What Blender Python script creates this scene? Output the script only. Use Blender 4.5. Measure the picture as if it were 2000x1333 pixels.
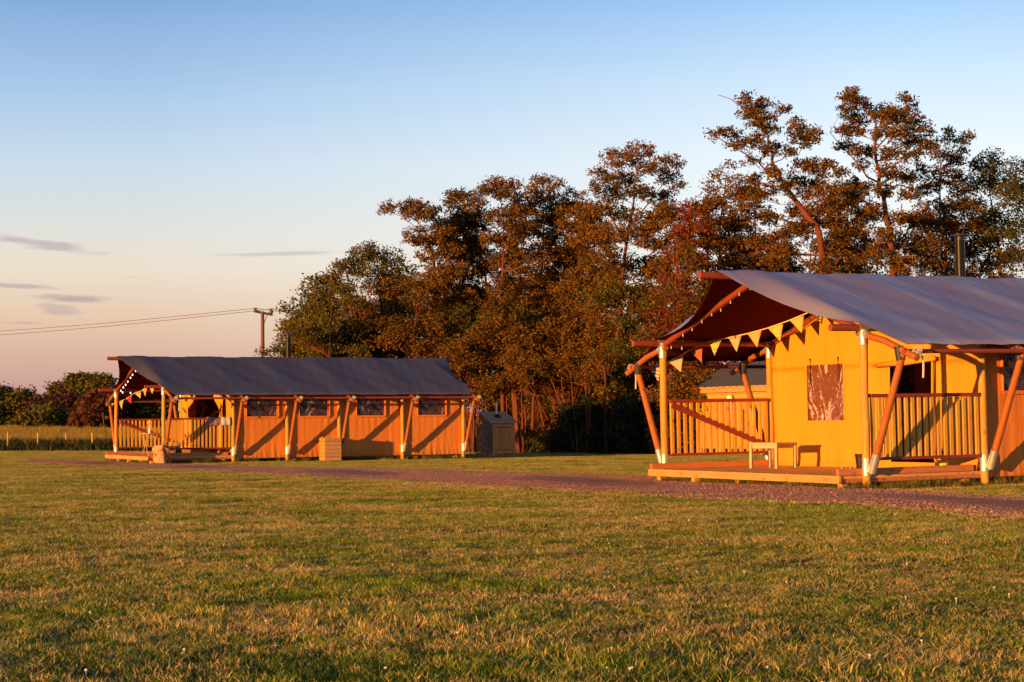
import bpy, math, random
import numpy as np
from mathutils import Matrix, Vector
random.seed(7); rng = np.random.default_rng(11)
R = math.radians
S = bpy.context.scene
for o in list(bpy.data.objects): bpy.data.objects.remove(o)
COL = S.collection

# ---------------- camera ----------------
F, PITCH, ROLL = 3568.13, R(2.594), R(0.438)
CAMZ = 1.0
cr, sr, cp, sp = math.cos(ROLL), math.sin(ROLL), math.cos(PITCH), math.sin(PITCH)
RT0 = Vector((1, 0, 0)); UP0 = Vector((0, -sp, cp)); FW = Vector((0, cp, sp))
RT = RT0*cr - UP0*sr; UP = RT0*sr + UP0*cr
cam = bpy.data.cameras.new('camera'); camo = bpy.data.objects.new('camera', cam); COL.objects.link(camo)
m3 = Matrix((RT, UP, -FW)).transposed()
camo.matrix_world = Matrix.Translation((0, 0, CAMZ)) @ m3.to_4x4()
cam.sensor_width = 36; cam.lens = F*36/2000; cam.clip_end = 6000; cam.clip_start = 0.1
S.camera = camo

# ---------------- sun, sky, exposure ----------------
SUN_EL, HEAD = R(4.1), R(48.9)             # light travels along HEAD, low over the field
sun = bpy.data.lights.new('sun', 'SUN'); suno = bpy.data.objects.new('sun', sun); COL.objects.link(suno)
sun.energy = 5.0; sun.angle = R(0.5); sun.color = (1.0, 0.45, 0.10)
d = Vector((math.cos(HEAD)*math.cos(SUN_EL), math.sin(HEAD)*math.cos(SUN_EL), -math.sin(SUN_EL)))
suno.rotation_euler = d.to_track_quat('-Z', 'Y').to_euler(); suno.location = (-30, -30, 20)
S.view_settings.view_transform = 'Standard'; S.view_settings.look = 'None'
EXPO = 0.9
S.view_settings.exposure = EXPO; S.view_settings.gamma = 1.0

def srgb(r, g, b):
    f = lambda c: (c/255/12.92) if c/255 <= 0.04045 else ((c/255+0.055)/1.055)**2.4
    return (f(r), f(g), f(b), 1.0)

W = bpy.data.worlds.new('World'); S.world = W; W.use_nodes = True
nt = W.node_tree; nt.nodes.clear()
def N(t, nt, **k):
    n = nt.nodes.new(t)
    for a, b in k.items(): setattr(n, a, b)
    return n
def mathn(nt, op, a, b=None, c=None, clamp=False):
    n = nt.nodes.new('ShaderNodeMath'); n.operation = op; n.use_clamp = clamp
    for i, v in enumerate((a, b, c)):
        if v is None: continue
        if hasattr(v, 'links') or hasattr(v, 'is_linked'): nt.links.new(v, n.inputs[i])
        else: n.inputs[i].default_value = v
    return n.outputs[0]
def mixc(nt, f, a, b, mode='MIX'):
    n = nt.nodes.new('ShaderNodeMix'); n.data_type = 'RGBA'; n.blend_type = mode
    for s, v in ((n.inputs[0], f), (n.inputs[6], a), (n.inputs[7], b)):
        if hasattr(v, 'is_linked'): nt.links.new(v, s)
        else: s.default_value = v
    return n.outputs[2]
def ramp(nt, fac, stops, interp='LINEAR'):
    n = nt.nodes.new('ShaderNodeValToRGB'); cr_ = n.color_ramp; cr_.interpolation = interp
    while len(cr_.elements) > 1: cr_.elements.remove(cr_.elements[0])
    cr_.elements[0].position = stops[0][0]; cr_.elements[0].color = stops[0][1]
    for p, c in stops[1:]:
        e = cr_.elements.new(p); e.color = c
    if fac is not None: nt.links.new(fac, n.inputs[0])
    return n.outputs[0]
tc = N('ShaderNodeTexCoord', nt); sep = N('ShaderNodeSeparateXYZ', nt)
nt.links.new(tc.outputs['Generated'], sep.inputs[0])
X_, Y_, Z_ = sep.outputs
zz = mathn(nt, 'MULTIPLY', Z_, 1.0, clamp=True)
EXPF = 2**-EXPO
def sk(r, g, b, m=1.0):
    c = srgb(r, g, b); return (c[0]*EXPF*m, c[1]*EXPF*m, c[2]*EXPF*m, 1)
left = ramp(nt, zz, [(0.0, sk(183, 140, 150)), (0.018, sk(193, 150, 152)), (0.034, sk(209, 168, 155)), (0.058, sk(224, 193, 170)),
    (0.085, sk(230, 216, 200)), (0.105, sk(219, 218, 215)), (0.14, sk(196, 213, 230)), (0.175, sk(166, 196, 230)), (0.225, sk(124, 164, 214)),
    (0.40, sk(48, 80, 134)), (1.0, sk(24, 43, 84))])
right = ramp(nt, zz, [(0.0, sk(212, 182, 166)), (0.04, sk(229, 209, 190)), (0.07, sk(236, 230, 222)), (0.10, sk(238, 240, 242)),
    (0.14, sk(234, 244, 251)), (0.18, sk(208, 230, 250)), (0.225, sk(158, 202, 247)), (0.40, sk(62, 100, 150)), (1.0, sk(27, 47, 88))])
azf = mathn(nt, 'MULTIPLY_ADD', X_, 2.6, 0.52, clamp=True)
base = mixc(nt, azf, left, right)
# thin evening clouds low in the sky, elongated along the horizon
mp = N('ShaderNodeMapping', nt); mp.inputs['Scale'].default_value = (26, 26, 210)
nt.links.new(tc.outputs['Generated'], mp.inputs[0])
nz = N('ShaderNodeTexNoise', nt); nz.inputs['Scale'].default_value = 1.0; nz.inputs['Detail'].default_value = 6; nz.inputs['Roughness'].default_value = 0.62
nt.links.new(mp.outputs[0], nz.inputs[0])
def dirof(px, py):
    a = px-1000; b = 666.5-py
    v = FW + RT*(a/F) + UP*(b/F)
    return v.normalized()
def cloud(px, py, wx, wy, slope, amt):
    c = dirof(px, py)
    dx = mathn(nt, 'SUBTRACT', X_, c.x); dz = mathn(nt, 'SUBTRACT', Z_, c.z)
    dz = mathn(nt, 'MULTIPLY_ADD', dx, -slope, dz)
    e1 = mathn(nt, 'DIVIDE', dx, wx/F); e2 = mathn(nt, 'DIVIDE', dz, wy/F)
    q = mathn(nt, 'ADD', mathn(nt, 'MULTIPLY', e1, e1), mathn(nt, 'MULTIPLY', e2, e2))
    q = mathn(nt, 'SQRT', q)
    q = mathn(nt, 'ADD', q, mathn(nt, 'MULTIPLY_ADD', nz.outputs[0], 2.6, -1.3))
    q = mathn(nt, 'MULTIPLY_ADD', q, -1.6, 1.65, clamp=True)
    fr = mathn(nt, 'GREATER_THAN', Y_, 0.0)
    return mathn(nt, 'MULTIPLY', mathn(nt, 'MULTIPLY', q, amt), fr)
acc = None
for a in [(75, 476, 120, 11, -0.13, .55), (25, 559, 85, 6, -0.05, .6), (140, 585, 78, 9, 0.0, .75), (110, 602, 42, 13, -0.1, .45),
          (560, 496, 135, 5, 0.03, .38), (258, 541, 60, 2.2, 0, .3), (50, 631, 40, 4, 0, .4)]:
    c = cloud(*a); acc = c if acc is None else mathn(nt, 'MAXIMUM', acc, c)
base = mixc(nt, acc, base, sk(168, 146, 160))
sky = N('ShaderNodeTexSky', nt); sky.sky_type = 'NISHITA'; sky.sun_disc = False
sky.sun_elevation = SUN_EL; sky.sun_rotation = math.atan2(-d.x, -d.y)
sb = mixc(nt, 1.0, base, mixc(nt, 1.0, sky.outputs[0], (0.012, 0.012, 0.012, 1), 'MULTIPLY'), 'ADD')
bg = N('ShaderNodeBackground', nt); bg.inputs['Strength'].default_value = 1.0
nt.links.new(sb, bg.inputs[0])
wo = N('ShaderNodeOutputWorld', nt); nt.links.new(bg.outputs[0], wo.inputs[0])

# ---------------- helpers ----------------
def ray(px, py):
    a = px-1000; b = 666.5-py
    v = FW + RT*(a/F) + UP*(b/F)
    return v / v.y
def at(px, py, Y):                       # the place seen at a pixel of the photograph, Y metres out
    v = ray(px, py); return Vector((v.x*Y, Y, CAMZ+v.z*Y))
def gz(x, y):
    t = np.clip((np.asarray(y, float)-27)/30, 0, 1)
    yy_ = np.asarray(y, float)
    z = -0.155*(t*t*(3-2*t)) - 0.10*np.clip((yy_-58)/20, 0, 1) + 0.0056*np.clip(yy_-110, 0, 260)
    return z + 0.014*np.sin(x*0.31+1)*np.cos(y*0.23) + 0.008*np.sin(x*0.9+y*0.7) + 0.010*np.sin(x*1.25+0.8*np.sin(y*.5))*np.sin(y*1.05+x*.3)
def ground_at(px, py):
    z = 0.0
    for _ in range(12):
        v = ray(px, py); Y = (z-CAMZ)/v.z; z = float(gz(v.x*Y, Y))
    return Vector((v.x*Y, Y, z))

class MB:
    def __init__(s): s.v = []; s.f = []
    def add(s, vs, fs):
        k = len(s.v); s.v += [tuple(p) for p in vs]; s.f += [tuple(i+k for i in f) for f in fs]; return s
    def box(s, a, b, jit=0):
        x0, y0, z0 = a; x1, y1, z1 = b
        return s.add([(x0,y0,z0),(x1,y0,z0),(x1,y1,z0),(x0,y1,z0),(x0,y0,z1),(x1,y0,z1),(x1,y1,z1),(x0,y1,z1)],
            [(0,3,2,1),(4,5,6,7),(0,1,5,4),(1,2,6,5),(2,3,7,6),(3,0,4,7)])
    def bar(s, p, q, w, h, up=(0,0,1)):
        p = Vector(p); q = Vector(q); t = (q-p).normalized(); u = Vector(up)
        sd = t.cross(u)
        if sd.length < 1e-4: sd = t.cross(Vector((1,0,0)))
        sd.normalize(); u = sd.cross(t).normalized()
        c = []
        for e in (p, q):
            for i, j in ((-1,-1),(1,-1),(1,1),(-1,1)): c.append(e+sd*(i*w/2)+u*(j*h/2))
        return s.add(c, [(0,3,2,1),(4,5,6,7),(0,1,5,4),(1,2,6,5),(2,3,7,6),(3,0,4,7)])
    def tube(s, pts, rad, n=10, caps=True):
        pts = [Vector(p) for p in pts]
        if not hasattr(rad, '__len__'): rad = [rad]*len(pts)
        prev = None; k = len(s.v); m = len(pts)
        for i, p in enumerate(pts):
            t = (pts[min(i+1, m-1)]-pts[max(i-1, 0)]).normalized()
            if prev is None:
                a = t.orthogonal().normalized()
            else:
                a = (prev - t*prev.dot(t))
                a = a.normalized() if a.length > 1e-6 else t.orthogonal().normalized()
            prev = a; b = t.cross(a)
            for j in range(n):
                th = 2*math.pi*j/n
                s.v.append(tuple(p + (a*math.cos(th)+b*math.sin(th))*rad[i]))
        for i in range(m-1):
            for j in range(n):
                j2 = (j+1) % n
                s.f.append((k+i*n+j, k+i*n+j2, k+(i+1)*n+j2, k+(i+1)*n+j))
        if caps:
            s.f.append(tuple(k+j for j in reversed(range(n)))); s.f.append(tuple(k+(m-1)*n+j for j in range(n)))
        return s
    def lathe(s, c, prof, n=20):
        k = len(s.v)
        for r, z in prof:
            for j in range(n):
                th = 2*math.pi*j/n; s.v.append((c[0]+r*math.cos(th), c[1]+r*math.sin(th), c[2]+z))
        for i in range(len(prof)-1):
            for j in range(n):
                j2 = (j+1) % n
                s.f.append((k+i*n+j, k+i*n+j2, k+(i+1)*n+j2, k+(i+1)*n+j))
        return s
    def grid(s, fn, us, vs, skip=None):
        k = len(s.v); nu, nv = len(us), len(vs)
        for u in us:
            for v in vs: s.v.append(tuple(fn(u, v)))
        for i in range(nu-1):
            for j in range(nv-1):
                if skip and skip((us[i]+us[i+1])/2, (vs[j]+vs[j+1])/2): continue
                s.f.append((k+i*nv+j, k+(i+1)*nv+j, k+(i+1)*nv+j+1, k+i*nv+j+1))
        return s
    def build(s, name, mat, parent=None, smooth=False, bevel=0):
        me = bpy.data.meshes.new(name); me.from_pydata(s.v, [], s.f); me.update()
        if mat: me.materials.append(mat)
        if smooth: me.polygons.foreach_set('use_smooth', [True]*len(me.polygons))
        o = bpy.data.objects.new(name, me); COL.objects.link(o)
        if parent: o.parent = parent
        if smooth == 'auto':
            try: me.set_sharp_from_angle(angle=R(35))
            except Exception: pass
        if bevel:
            b = o.modifiers.new('bevel', 'BEVEL'); b.width = bevel; b.segments = 2; b.limit_method = 'ANGLE'
        return o
def tag(o, label=None, cat=None, group=None, kind=None):
    if label: o['label'] = label
    if cat: o['category'] = cat
    if group: o['group'] = group
    if kind: o['kind'] = kind
    return o
def empty(name, loc, rz=0):
    o = bpy.data.objects.new(name, None); COL.objects.link(o); o.location = loc; o.rotation_euler = (0, 0, rz)
    o.empty_display_size = 0.3; return o
def npmesh(name, V, faces, mat, tint=None, parent=None, smooth=False):
    """V (n,3); faces = list of int arrays (m,k)"""
    me = bpy.data.meshes.new(name)
    me.vertices.add(len(V)); me.vertices.foreach_set('co', np.ascontiguousarray(V, np.float32).ravel())
    tot = sum(f.size for f in faces); npoly = sum(len(f) for f in faces)
    me.loops.add(tot); me.loops.foreach_set('vertex_index', np.concatenate([f.ravel() for f in faces]).astype(np.int32))
    me.polygons.add(npoly)
    st = []; c = 0
    for f in faces:
        st.append(c+np.arange(len(f))*f.shape[1]); c += f.size
    me.polygons.foreach_set('loop_start', np.concatenate(st).astype(np.int32))
    me.update(calc_edges=True)
    if tint is not None:
        a = me.attributes.new('tint', 'FLOAT', 'POINT'); a.data.foreach_set('value', np.ascontiguousarray(tint, np.float32))
    if smooth: me.polygons.foreach_set('use_smooth', np.ones(npoly, bool))
    me.materials.append(mat)
    o = bpy.data.objects.new(name, me)
    if parent is not False:
        COL.objects.link(o)
        if parent: o.parent = parent
    return o

# ---------------- materials ----------------
def mat(name):
    m = bpy.data.materials.new(name); m.use_nodes = True; t = m.node_tree; t.nodes.clear()
    o = N('ShaderNodeOutputMaterial', t); b = N('ShaderNodeBsdfPrincipled', t)
    t.links.new(b.outputs[0], o.inputs[0]); return m, t, b, o
def noise(t, scale, detail=4, rough=0.55, vec=None, stretch=None, coord='Object'):
    n = N('ShaderNodeTexNoise', t); n.inputs['Scale'].default_value = scale; n.inputs['Detail'].default_value = detail
    n.inputs['Roughness'].default_value = rough
    if vec is None: vec = N('ShaderNodeTexCoord', t).outputs[coord]
    if stretch:
        mp = N('ShaderNodeMapping', t); mp.inputs['Scale'].default_value = stretch; t.links.new(vec, mp.inputs[0]); vec = mp.outputs[0]
    t.links.new(vec, n.inputs['Vector']); return n.outputs[0]
def bump(t, b, h, strength, dist):
    n = N('ShaderNodeBump', t); n.inputs['Strength'].default_value = strength; n.inputs['Distance'].default_value = dist
    t.links.new(h, n.inputs['Height']); t.links.new(n.outputs[0], b.inputs['Normal']); return n
def c4(c, k=1.0): return (c[0]*k, c[1]*k, c[2]*k, 1)
def wood(name, base, dark, axis='z', rough=0.6, knots=True, amt=0.5):
    m, t, b, o = mat(name)
    st = {'z': (9, 9, 0.9), 'x': (0.9, 9, 9), 'y': (9, 0.9, 9), 'n': (3, 3, 3)}[axis]
    g = noise(t, 3.0, 6, 0.65, stretch=st); g2 = noise(t, 0.9, 3, 0.5)
    f = ramp(t, g, [(0.35, (0, 0, 0, 1)), (0.75, (1, 1, 1, 1))])
    col = mixc(t, mathn(t, 'MULTIPLY', f, amt), c4(base), c4(dark))
    f2 = ramp(t, g2, [(0.4, (0, 0, 0, 1)), (0.7, (1, 1, 1, 1))])
    col = mixc(t, mathn(t, 'MULTIPLY', f2, 0.35), col, c4(dark, 1.15))
    if knots:
        v = N('ShaderNodeTexVoronoi', t); v.inputs['Scale'].default_value = 1.0
        mp = N('ShaderNodeMapping', t); mp.inputs['Scale'].default_value = {'z': (8, 8, 4.2), 'x': (4.2, 8, 8), 'y': (8, 4.2, 8), 'n': (6, 6, 6)}[axis]
        t.links.new(N('ShaderNodeTexCoord', t).outputs['Object'], mp.inputs[0]); t.links.new(mp.outputs[0], v.inputs['Vector'])
        k = ramp(t, v.outputs['Distance'], [(0.10, (1, 1, 1, 1)), (0.24, (0, 0, 0, 1))])
        col = mixc(t, mathn(t, 'MULTIPLY', k, 0.75), col, c4(dark, 0.45))
    isl = N('ShaderNodeNewGeometry', t).outputs['Random Per Island']
    col = mixc(t, mathn(t, 'MULTIPLY', isl, 0.55), col, c4(dark, 1.0))
    t.links.new(col, b.inputs['Base Color']); b.inputs['Roughness'].default_value = rough
    crack = ramp(t, noise(t, 2.0, 3, 0.5, stretch={'z': (14, 14, 0.5), 'x': (0.5, 14, 14), 'y': (14, 0.5, 14), 'n': (4, 4, 4)}[axis]), [(0.485, (0, 0, 0, 1)), (0.5, (1, 1, 1, 1)), (0.515, (0, 0, 0, 1))])
    bump(t, b, mathn(t, 'SUBTRACT', g, mathn(t, 'MULTIPLY', crack, 0.8)), 0.5, 0.012); return m
PINE_Z = wood('pine_post', (0.68, 0.43, 0.05), (0.42, 0.165, 0.02), 'z')
PINE_X = wood('pine_beam', (0.60, 0.36, 0.09), (0.40, 0.18, 0.04), 'x')
PINE_Y = wood('pine_board', (0.60, 0.34, 0.09), (0.42, 0.17, 0.045), 'y')
DECK = wood('deck_timber', (0.70, 0.37, 0.11), (0.50, 0.23, 0.07), 'y')
REDP = wood('aged_pole', (0.33, 0.06, 0.016), (0.19, 0.03, 0.010), 'x', amt=0.6)
BRACE = wood('brace_pole', (0.46, 0.15, 0.022), (0.27, 0.065, 0.012), 'z', amt=0.6)
KERB = wood('kerb_timber', (0.56, 0.20, 0.06), (0.38, 0.11, 0.035), 'x', amt=0.6)
REDR = wood('rail_paint', (0.26, 0.035, 0.02), (0.16, 0.02, 0.012), 'x', knots=False)
GREYW = wood('grey_board', (0.34, 0.17, 0.065), (0.08, 0.042, 0.02), 'n', knots=True)
HUTW = wood('hut_board', (0.58, 0.36, 0.07), (0.42, 0.22, 0.04), 'z')
CRATEW = wood('crate_board', (0.56, 0.31, 0.12), (0.38, 0.18, 0.06), 'x')

def canvas(name, c1, c2, bump_s=0.25, transl=0.12):
    m, t, b, o = mat(name)
    tcn = N('ShaderNodeTexCoord', t)
    a = noise(t, 0.8, 4, 0.6, stretch=(1, 1, 0.5)); f = noise(t, 160, 2, 0.6)
    col = mixc(t, ramp(t, a, [(0.35, (0, 0, 0, 1)), (0.7, (1, 1, 1, 1))]), c4(c1), c4(c2))
    sp_ = noise(t, 7, 5, 0.7)
    col = mixc(t, mathn(t, 'MULTIPLY', ramp(t, sp_, [(0.55, (0, 0, 0, 1)), (0.8, (1, 1, 1, 1))]), 0.18), col, c4(c2, 0.75))
    so = N('ShaderNodeSeparateXYZ', t); t.links.new(tcn.outputs['Object'], so.inputs[0])
    ss = mathn(t, 'ADD', so.outputs[0], so.outputs[1])
    fr = mathn(t, 'FRACT', mathn(t, 'MULTIPLY_ADD', ss, 1/1.45, 0.30))
    seam = ramp(t, mathn(t, 'ABSOLUTE', mathn(t, 'SUBTRACT', fr, 0.5)), [(0.0, (1, 1, 1, 1)), (0.010, (0, 0, 0, 1))])
    seamh = ramp(t, mathn(t, 'ABSOLUTE', mathn(t, 'SUBTRACT', so.outputs[2], 0.365)), [(0.0, (1, 1, 1, 1)), (0.010, (0, 0, 0, 1))])
    seam = mathn(t, 'MAXIMUM', seam, seamh)
    col = mixc(t, mathn(t, 'MULTIPLY', seam, 0.28), col, c4(c2, 0.5))
    mud = mathn(t, 'MULTIPLY', ramp(t, mathn(t, 'ADD', so.outputs[2], mathn(t, 'MULTIPLY', noise(t, 6, 4, 0.7), 0.25)), [(0.02, (1, 1, 1, 1)), (0.30, (0, 0, 0, 1))]), 0.35)
    col = mixc(t, mud, col, c4(c2, 0.55))
    t.links.new(col, b.inputs['Base Color']); b.inputs['Roughness'].default_value = 0.8
    w = noise(t, 2.2, 5, 0.62, stretch=(1, 1, 0.35))
    w = mathn(t, 'ADD', w, mathn(t, 'MULTIPLY', noise(t, 5.5, 3, 0.5, stretch=(1.6, 1.6, 0.25)), 0.35)); w = mathn(t, 'ADD', w, mathn(t, 'MULTIPLY', seam, 0.10))
    hh = mathn(t, 'ADD', mathn(t, 'MULTIPLY', w, 1.0), mathn(t, 'MULTIPLY', f, 0.012))
    bump(t, b, hh, bump_s, 0.08)
    tr = N('ShaderNodeBsdfTranslucent', t); t.links.new(col, tr.inputs[0])
    mx = N('ShaderNodeMixShader', t); mx.inputs[0].default_value = transl
    t.links.new(b.outputs[0], mx.inputs[1]); t.links.new(tr.outputs[0], mx.inputs[2]); t.links.new(mx.outputs[0], o.inputs[0])
    return m
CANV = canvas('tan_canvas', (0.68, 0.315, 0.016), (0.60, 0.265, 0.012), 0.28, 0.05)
CANVS = canvas('side_canvas', (0.66, 0.215, 0.028), (0.58, 0.175, 0.022), 0.25, 0.05)  # same canvas coloured redder, painting in the grazing sun on the side walls

def s_n(t, g_):
    # +1 on faces whose true normal points up, whichever side is seen
    q = N('ShaderNodeSeparateXYZ', t); t.links.new(g_.outputs['True Normal'], q.inputs[0]); return q.outputs[2]
def roofmat(name, k, rough):
    m, t, b, o = mat(name)
    tcn = N('ShaderNodeTexCoord', t); s_ = N('ShaderNodeSeparateXYZ', t); t.links.new(tcn.outputs['Object'], s_.inputs[0])
    # woven panels, sewn every 1.5 m, alternate in nap
    sx = mathn(t, 'MULTIPLY_ADD', s_.outputs[0], 1/1.62, 0.35)
    fr = mathn(t, 'FRACT', sx); fl = mathn(t, 'FLOOR', sx); par = mathn(t, 'MODULO', mathn(t, 'ADD', fl, 20), 2.0)
    half = mathn(t, 'GREATER_THAN', fr, 0.62)
    n1 = noise(t, 0.6, 4, 0.6); f = noise(t, 90, 2, 0.5, stretch=(1, 4, 4))
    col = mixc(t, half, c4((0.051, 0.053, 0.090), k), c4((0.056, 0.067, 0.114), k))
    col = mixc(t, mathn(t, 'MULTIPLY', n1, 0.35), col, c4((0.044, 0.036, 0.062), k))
    b.inputs['Roughness'].default_value = rough
    seam = ramp(t, mathn(t, 'ABSOLUTE', mathn(t, 'SUBTRACT', fr, 0.62)), [(0.0, (1, 1, 1, 1)), (0.012, (0, 0, 0, 1))])
    seam2 = ramp(t, mathn(t, 'ABSOLUTE', mathn(t, 'SUBTRACT', fr, 0.02)), [(0.0, (1, 1, 1, 1)), (0.012, (0, 0, 0, 1))])
    col = mixc(t, mathn(t, 'MULTIPLY', seam2, 0.5), col, c4((0.13, 0.14, 0.18), k)); col = mixc(t, mathn(t, 'MULTIPLY', seam, 0.5), col, c4((0.025, 0.025, 0.035), k))
    t.links.new(col, b.inputs['Base Color'])
    wr = noise(t, 1.3, 5, 0.6, stretch=(2.5, 0.6, 0.6))
    h = mathn(t, 'ADD', mathn(t, 'MULTIPLY', mathn(t, 'ADD', seam, seam2), 0.06), mathn(t, 'MULTIPLY', f, 0.012))
    h = mathn(t, 'ADD', h, mathn(t, 'MULTIPLY', wr, 0.55))
    bump(t, b, h, 0.35, 0.06)
    # underside coloured dark red-brown, painting in porch shade and reddish bounce light
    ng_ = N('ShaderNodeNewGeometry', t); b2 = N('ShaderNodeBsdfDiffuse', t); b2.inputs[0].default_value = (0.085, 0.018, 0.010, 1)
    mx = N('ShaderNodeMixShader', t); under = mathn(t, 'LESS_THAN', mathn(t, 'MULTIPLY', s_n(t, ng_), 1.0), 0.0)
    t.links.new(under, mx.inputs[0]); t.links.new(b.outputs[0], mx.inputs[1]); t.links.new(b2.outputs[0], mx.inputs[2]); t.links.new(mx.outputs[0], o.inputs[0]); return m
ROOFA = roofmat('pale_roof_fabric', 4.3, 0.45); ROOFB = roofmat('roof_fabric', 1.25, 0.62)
def plain(name, c, rough=0.6, metal=0, bs=0, sc=20, var=0.2, stretch=None, emis=None, es=1):
    m, t, b, o = mat(name)
    n = noise(t, sc, 4, 0.6, stretch=stretch)
    col = mixc(t, n, c4(c, 1-var), c4(c, 1+var))
    t.links.new(col, b.inputs['Base Color']); b.inputs['Roughness'].default_value = rough; b.inputs['Metallic'].default_value = metal
    if bs: bump(t, b, n, bs, 0.01)
    if emis: b.inputs['Emission Color'].default_value = c4(emis); b.inputs['Emission Strength'].default_value = es
    return m
SILVER = plain('galvanised_sleeve', (0.60, 0.60, 0.62), 0.42, 0.75, 0.35, 14, 0.3)
STRAP = plain('black_strap', (0.02, 0.02, 0.025), 0.6)
ROPE = plain('striped_rope', (0.5, 0.48, 0.45), 0.8, 0, 0.3, 60, 0.8)
BLACKM = plain('black_flue', (0.012, 0.012, 0.012), 0.3, 0.0)
BLACKM.node_tree.nodes['Principled BSDF'].inputs['Specular IOR Level'].default_value = 0.1
DARKM = plain('dark_metal', (0.05, 0.05, 0.055), 0.5, 0.6)
WHITEP = plain('white_plastic', (0.75, 0.73, 0.70), 0.4)
CREAMP = plain('cream_paint', (0.46, 0.38, 0.22), 0.5, 0, 0.05, 12, 0.08)
BULB = plain('glass_bulb', (0.9, 0.9, 0.85), 0.1, 0, emis=(1, 0.95, 0.85), es=0.9)
BULBD = plain('frosted_bulb', (0.40, 0.36, 0.30), 0.15)
def pvc(name, c, deep, vc, wb, fan):
    m, t, b, o = mat(name)
    so = N('ShaderNodeSeparateXYZ', t); t.links.new(N('ShaderNodeTexCoord', t).outputs['Object'], so.inputs[0])
    # creases fan from the lower middle; pale lilac streaks paint their sky reflections
    av = mathn(t, 'ABSOLUTE', mathn(t, 'SUBTRACT', so.outputs[1], vc)) if fan else so.outputs[0]
    up = mathn(t, 'SUBTRACT', so.outputs[2], wb); wob_ = mathn(t, 'MULTIPLY', noise(t, 3.0, 3, 0.6), 0.55)
    q = mathn(t, 'ADD', mathn(t, 'MULTIPLY', av, 2.0 if fan else 1.0), mathn(t, 'ADD', mathn(t, 'MULTIPLY', up, -0.75 if fan else -0.5), wob_))
    cv = N('ShaderNodeCombineXYZ', t); t.links.new(mathn(t, 'MULTIPLY', q, 4.6), cv.inputs[0]); t.links.new(mathn(t, 'MULTIPLY', up, 1.5), cv.inputs[1]); t.links.new(mathn(t, 'MULTIPLY', so.outputs[1], 0.7), cv.inputs[2])
    w = noise(t, 1.0, 4, 0.62, vec=cv.outputs[0]); w2 = noise(t, 9, 3, 0.7)
    r1 = ramp(t, w, [(0.545, (0, 0, 0, 1)), (0.60, (1, 1, 1, 1))])
    cs = mathn(t, 'MULTIPLY', r1, ramp(t, w2, [(0.40, (0, 0, 0, 1)), (0.50, (1, 1, 1, 1))]))
    h = mathn(t, 'ADD', mathn(t, 'MULTIPLY', w, 1.0), mathn(t, 'MULTIPLY', w2, 0.12))
    col = mixc(t, mathn(t, 'MULTIPLY', cs, 0.8 if fan else 0.4), c4(c), (0.60, 0.50, 0.62, 1))
    t.links.new(col, b.inputs['Base Color']); b.inputs['Roughness'].default_value = 0.22
    b.inputs['Specular IOR Level'].default_value = 0.5; b.inputs['Coat Weight'].default_value = 0.25; b.inputs['Coat Roughness'].default_value = 0.05
    bump(t, b, h, deep, 0.12); return m
PVC = pvc('clear_window_sheet', (0.17, 0.052, 0.010), 0.6, 3.89, 0.76, True)
PVCD = pvc('dark_window_sheet', (0.055, 0.014, 0.008), 0.7, 0, 1.22, False)

def leafmat(name, cols, transl=0.25):
    m, t, b, o = mat(name)
    at_ = N('ShaderNodeAttribute', t); at_.attribute_name = 'tint'
    n = noise(t, 0.7, 3, 0.6, vec=N('ShaderNodeNewGeometry', t).outputs['Position'])
    k = mathn(t, 'ADD', mathn(t, 'MULTIPLY', at_.outputs['Fac'], 0.7), mathn(t, 'MULTIPLY', n, 0.4), clamp=True)
    col = ramp(t, k, [(i/(len(cols)-1), c4(c)) for i, c in enumerate(cols)])
    t.links.new(col, b.inputs['Base Color']); b.inputs['Roughness'].default_value = 0.65
    b.inputs['Specular IOR Level'].default_value = 0.25
    tr = N('ShaderNodeBsdfTranslucent', t); t.links.new(col, tr.inputs[0])
    mx = N('ShaderNodeMixShader', t); mx.inputs[0].default_value = transl
    t.links.new(b.outputs[0], mx.inputs[1]); t.links.new(tr.outputs[0], mx.inputs[2]); t.links.new(mx.outputs[0], o.inputs[0])
    return m
LEAF = leafmat('alder_leaf', [(0.018, 0.020, 0.003), (0.09, 0.055, 0.006), (0.18, 0.088, 0.010), (0.29, 0.125, 0.013)])
LEAFG = leafmat('sycamore_leaf', [(0.018, 0.026, 0.005), (0.06, 0.068, 0.010), (0.12, 0.10, 0.014), (0.21, 0.14, 0.018)])
LEAFD = leafmat('dark_leaf', [(0.015, 0.028, 0.010), (0.030, 0.045, 0.014), (0.05, 0.06, 0.02)])
LEAFR = leafmat('red_leaf', [(0.12, 0.022, 0.008), (0.20, 0.045, 0.012), (0.26, 0.075, 0.016)])
LEAFP = leafmat('purple_leaf', [(0.03, 0.012, 0.012), (0.055, 0.02, 0.016), (0.08, 0.035, 0.02)])
LEAFR2 = leafmat('rust_leaf', [(0.05, 0.018, 0.008), (0.11, 0.035, 0.012), (0.16, 0.06, 0.018)])
BARK = wood('bark', (0.15, 0.05, 0.022), (0.045, 0.02, 0.012), 'z', 0.95, knots=True, amt=1.0)
BARKR = wood('bark_red', (0.26, 0.06, 0.02), (0.07, 0.022, 0.012), 'z', 0.95, knots=True, amt=1.0)
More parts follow.
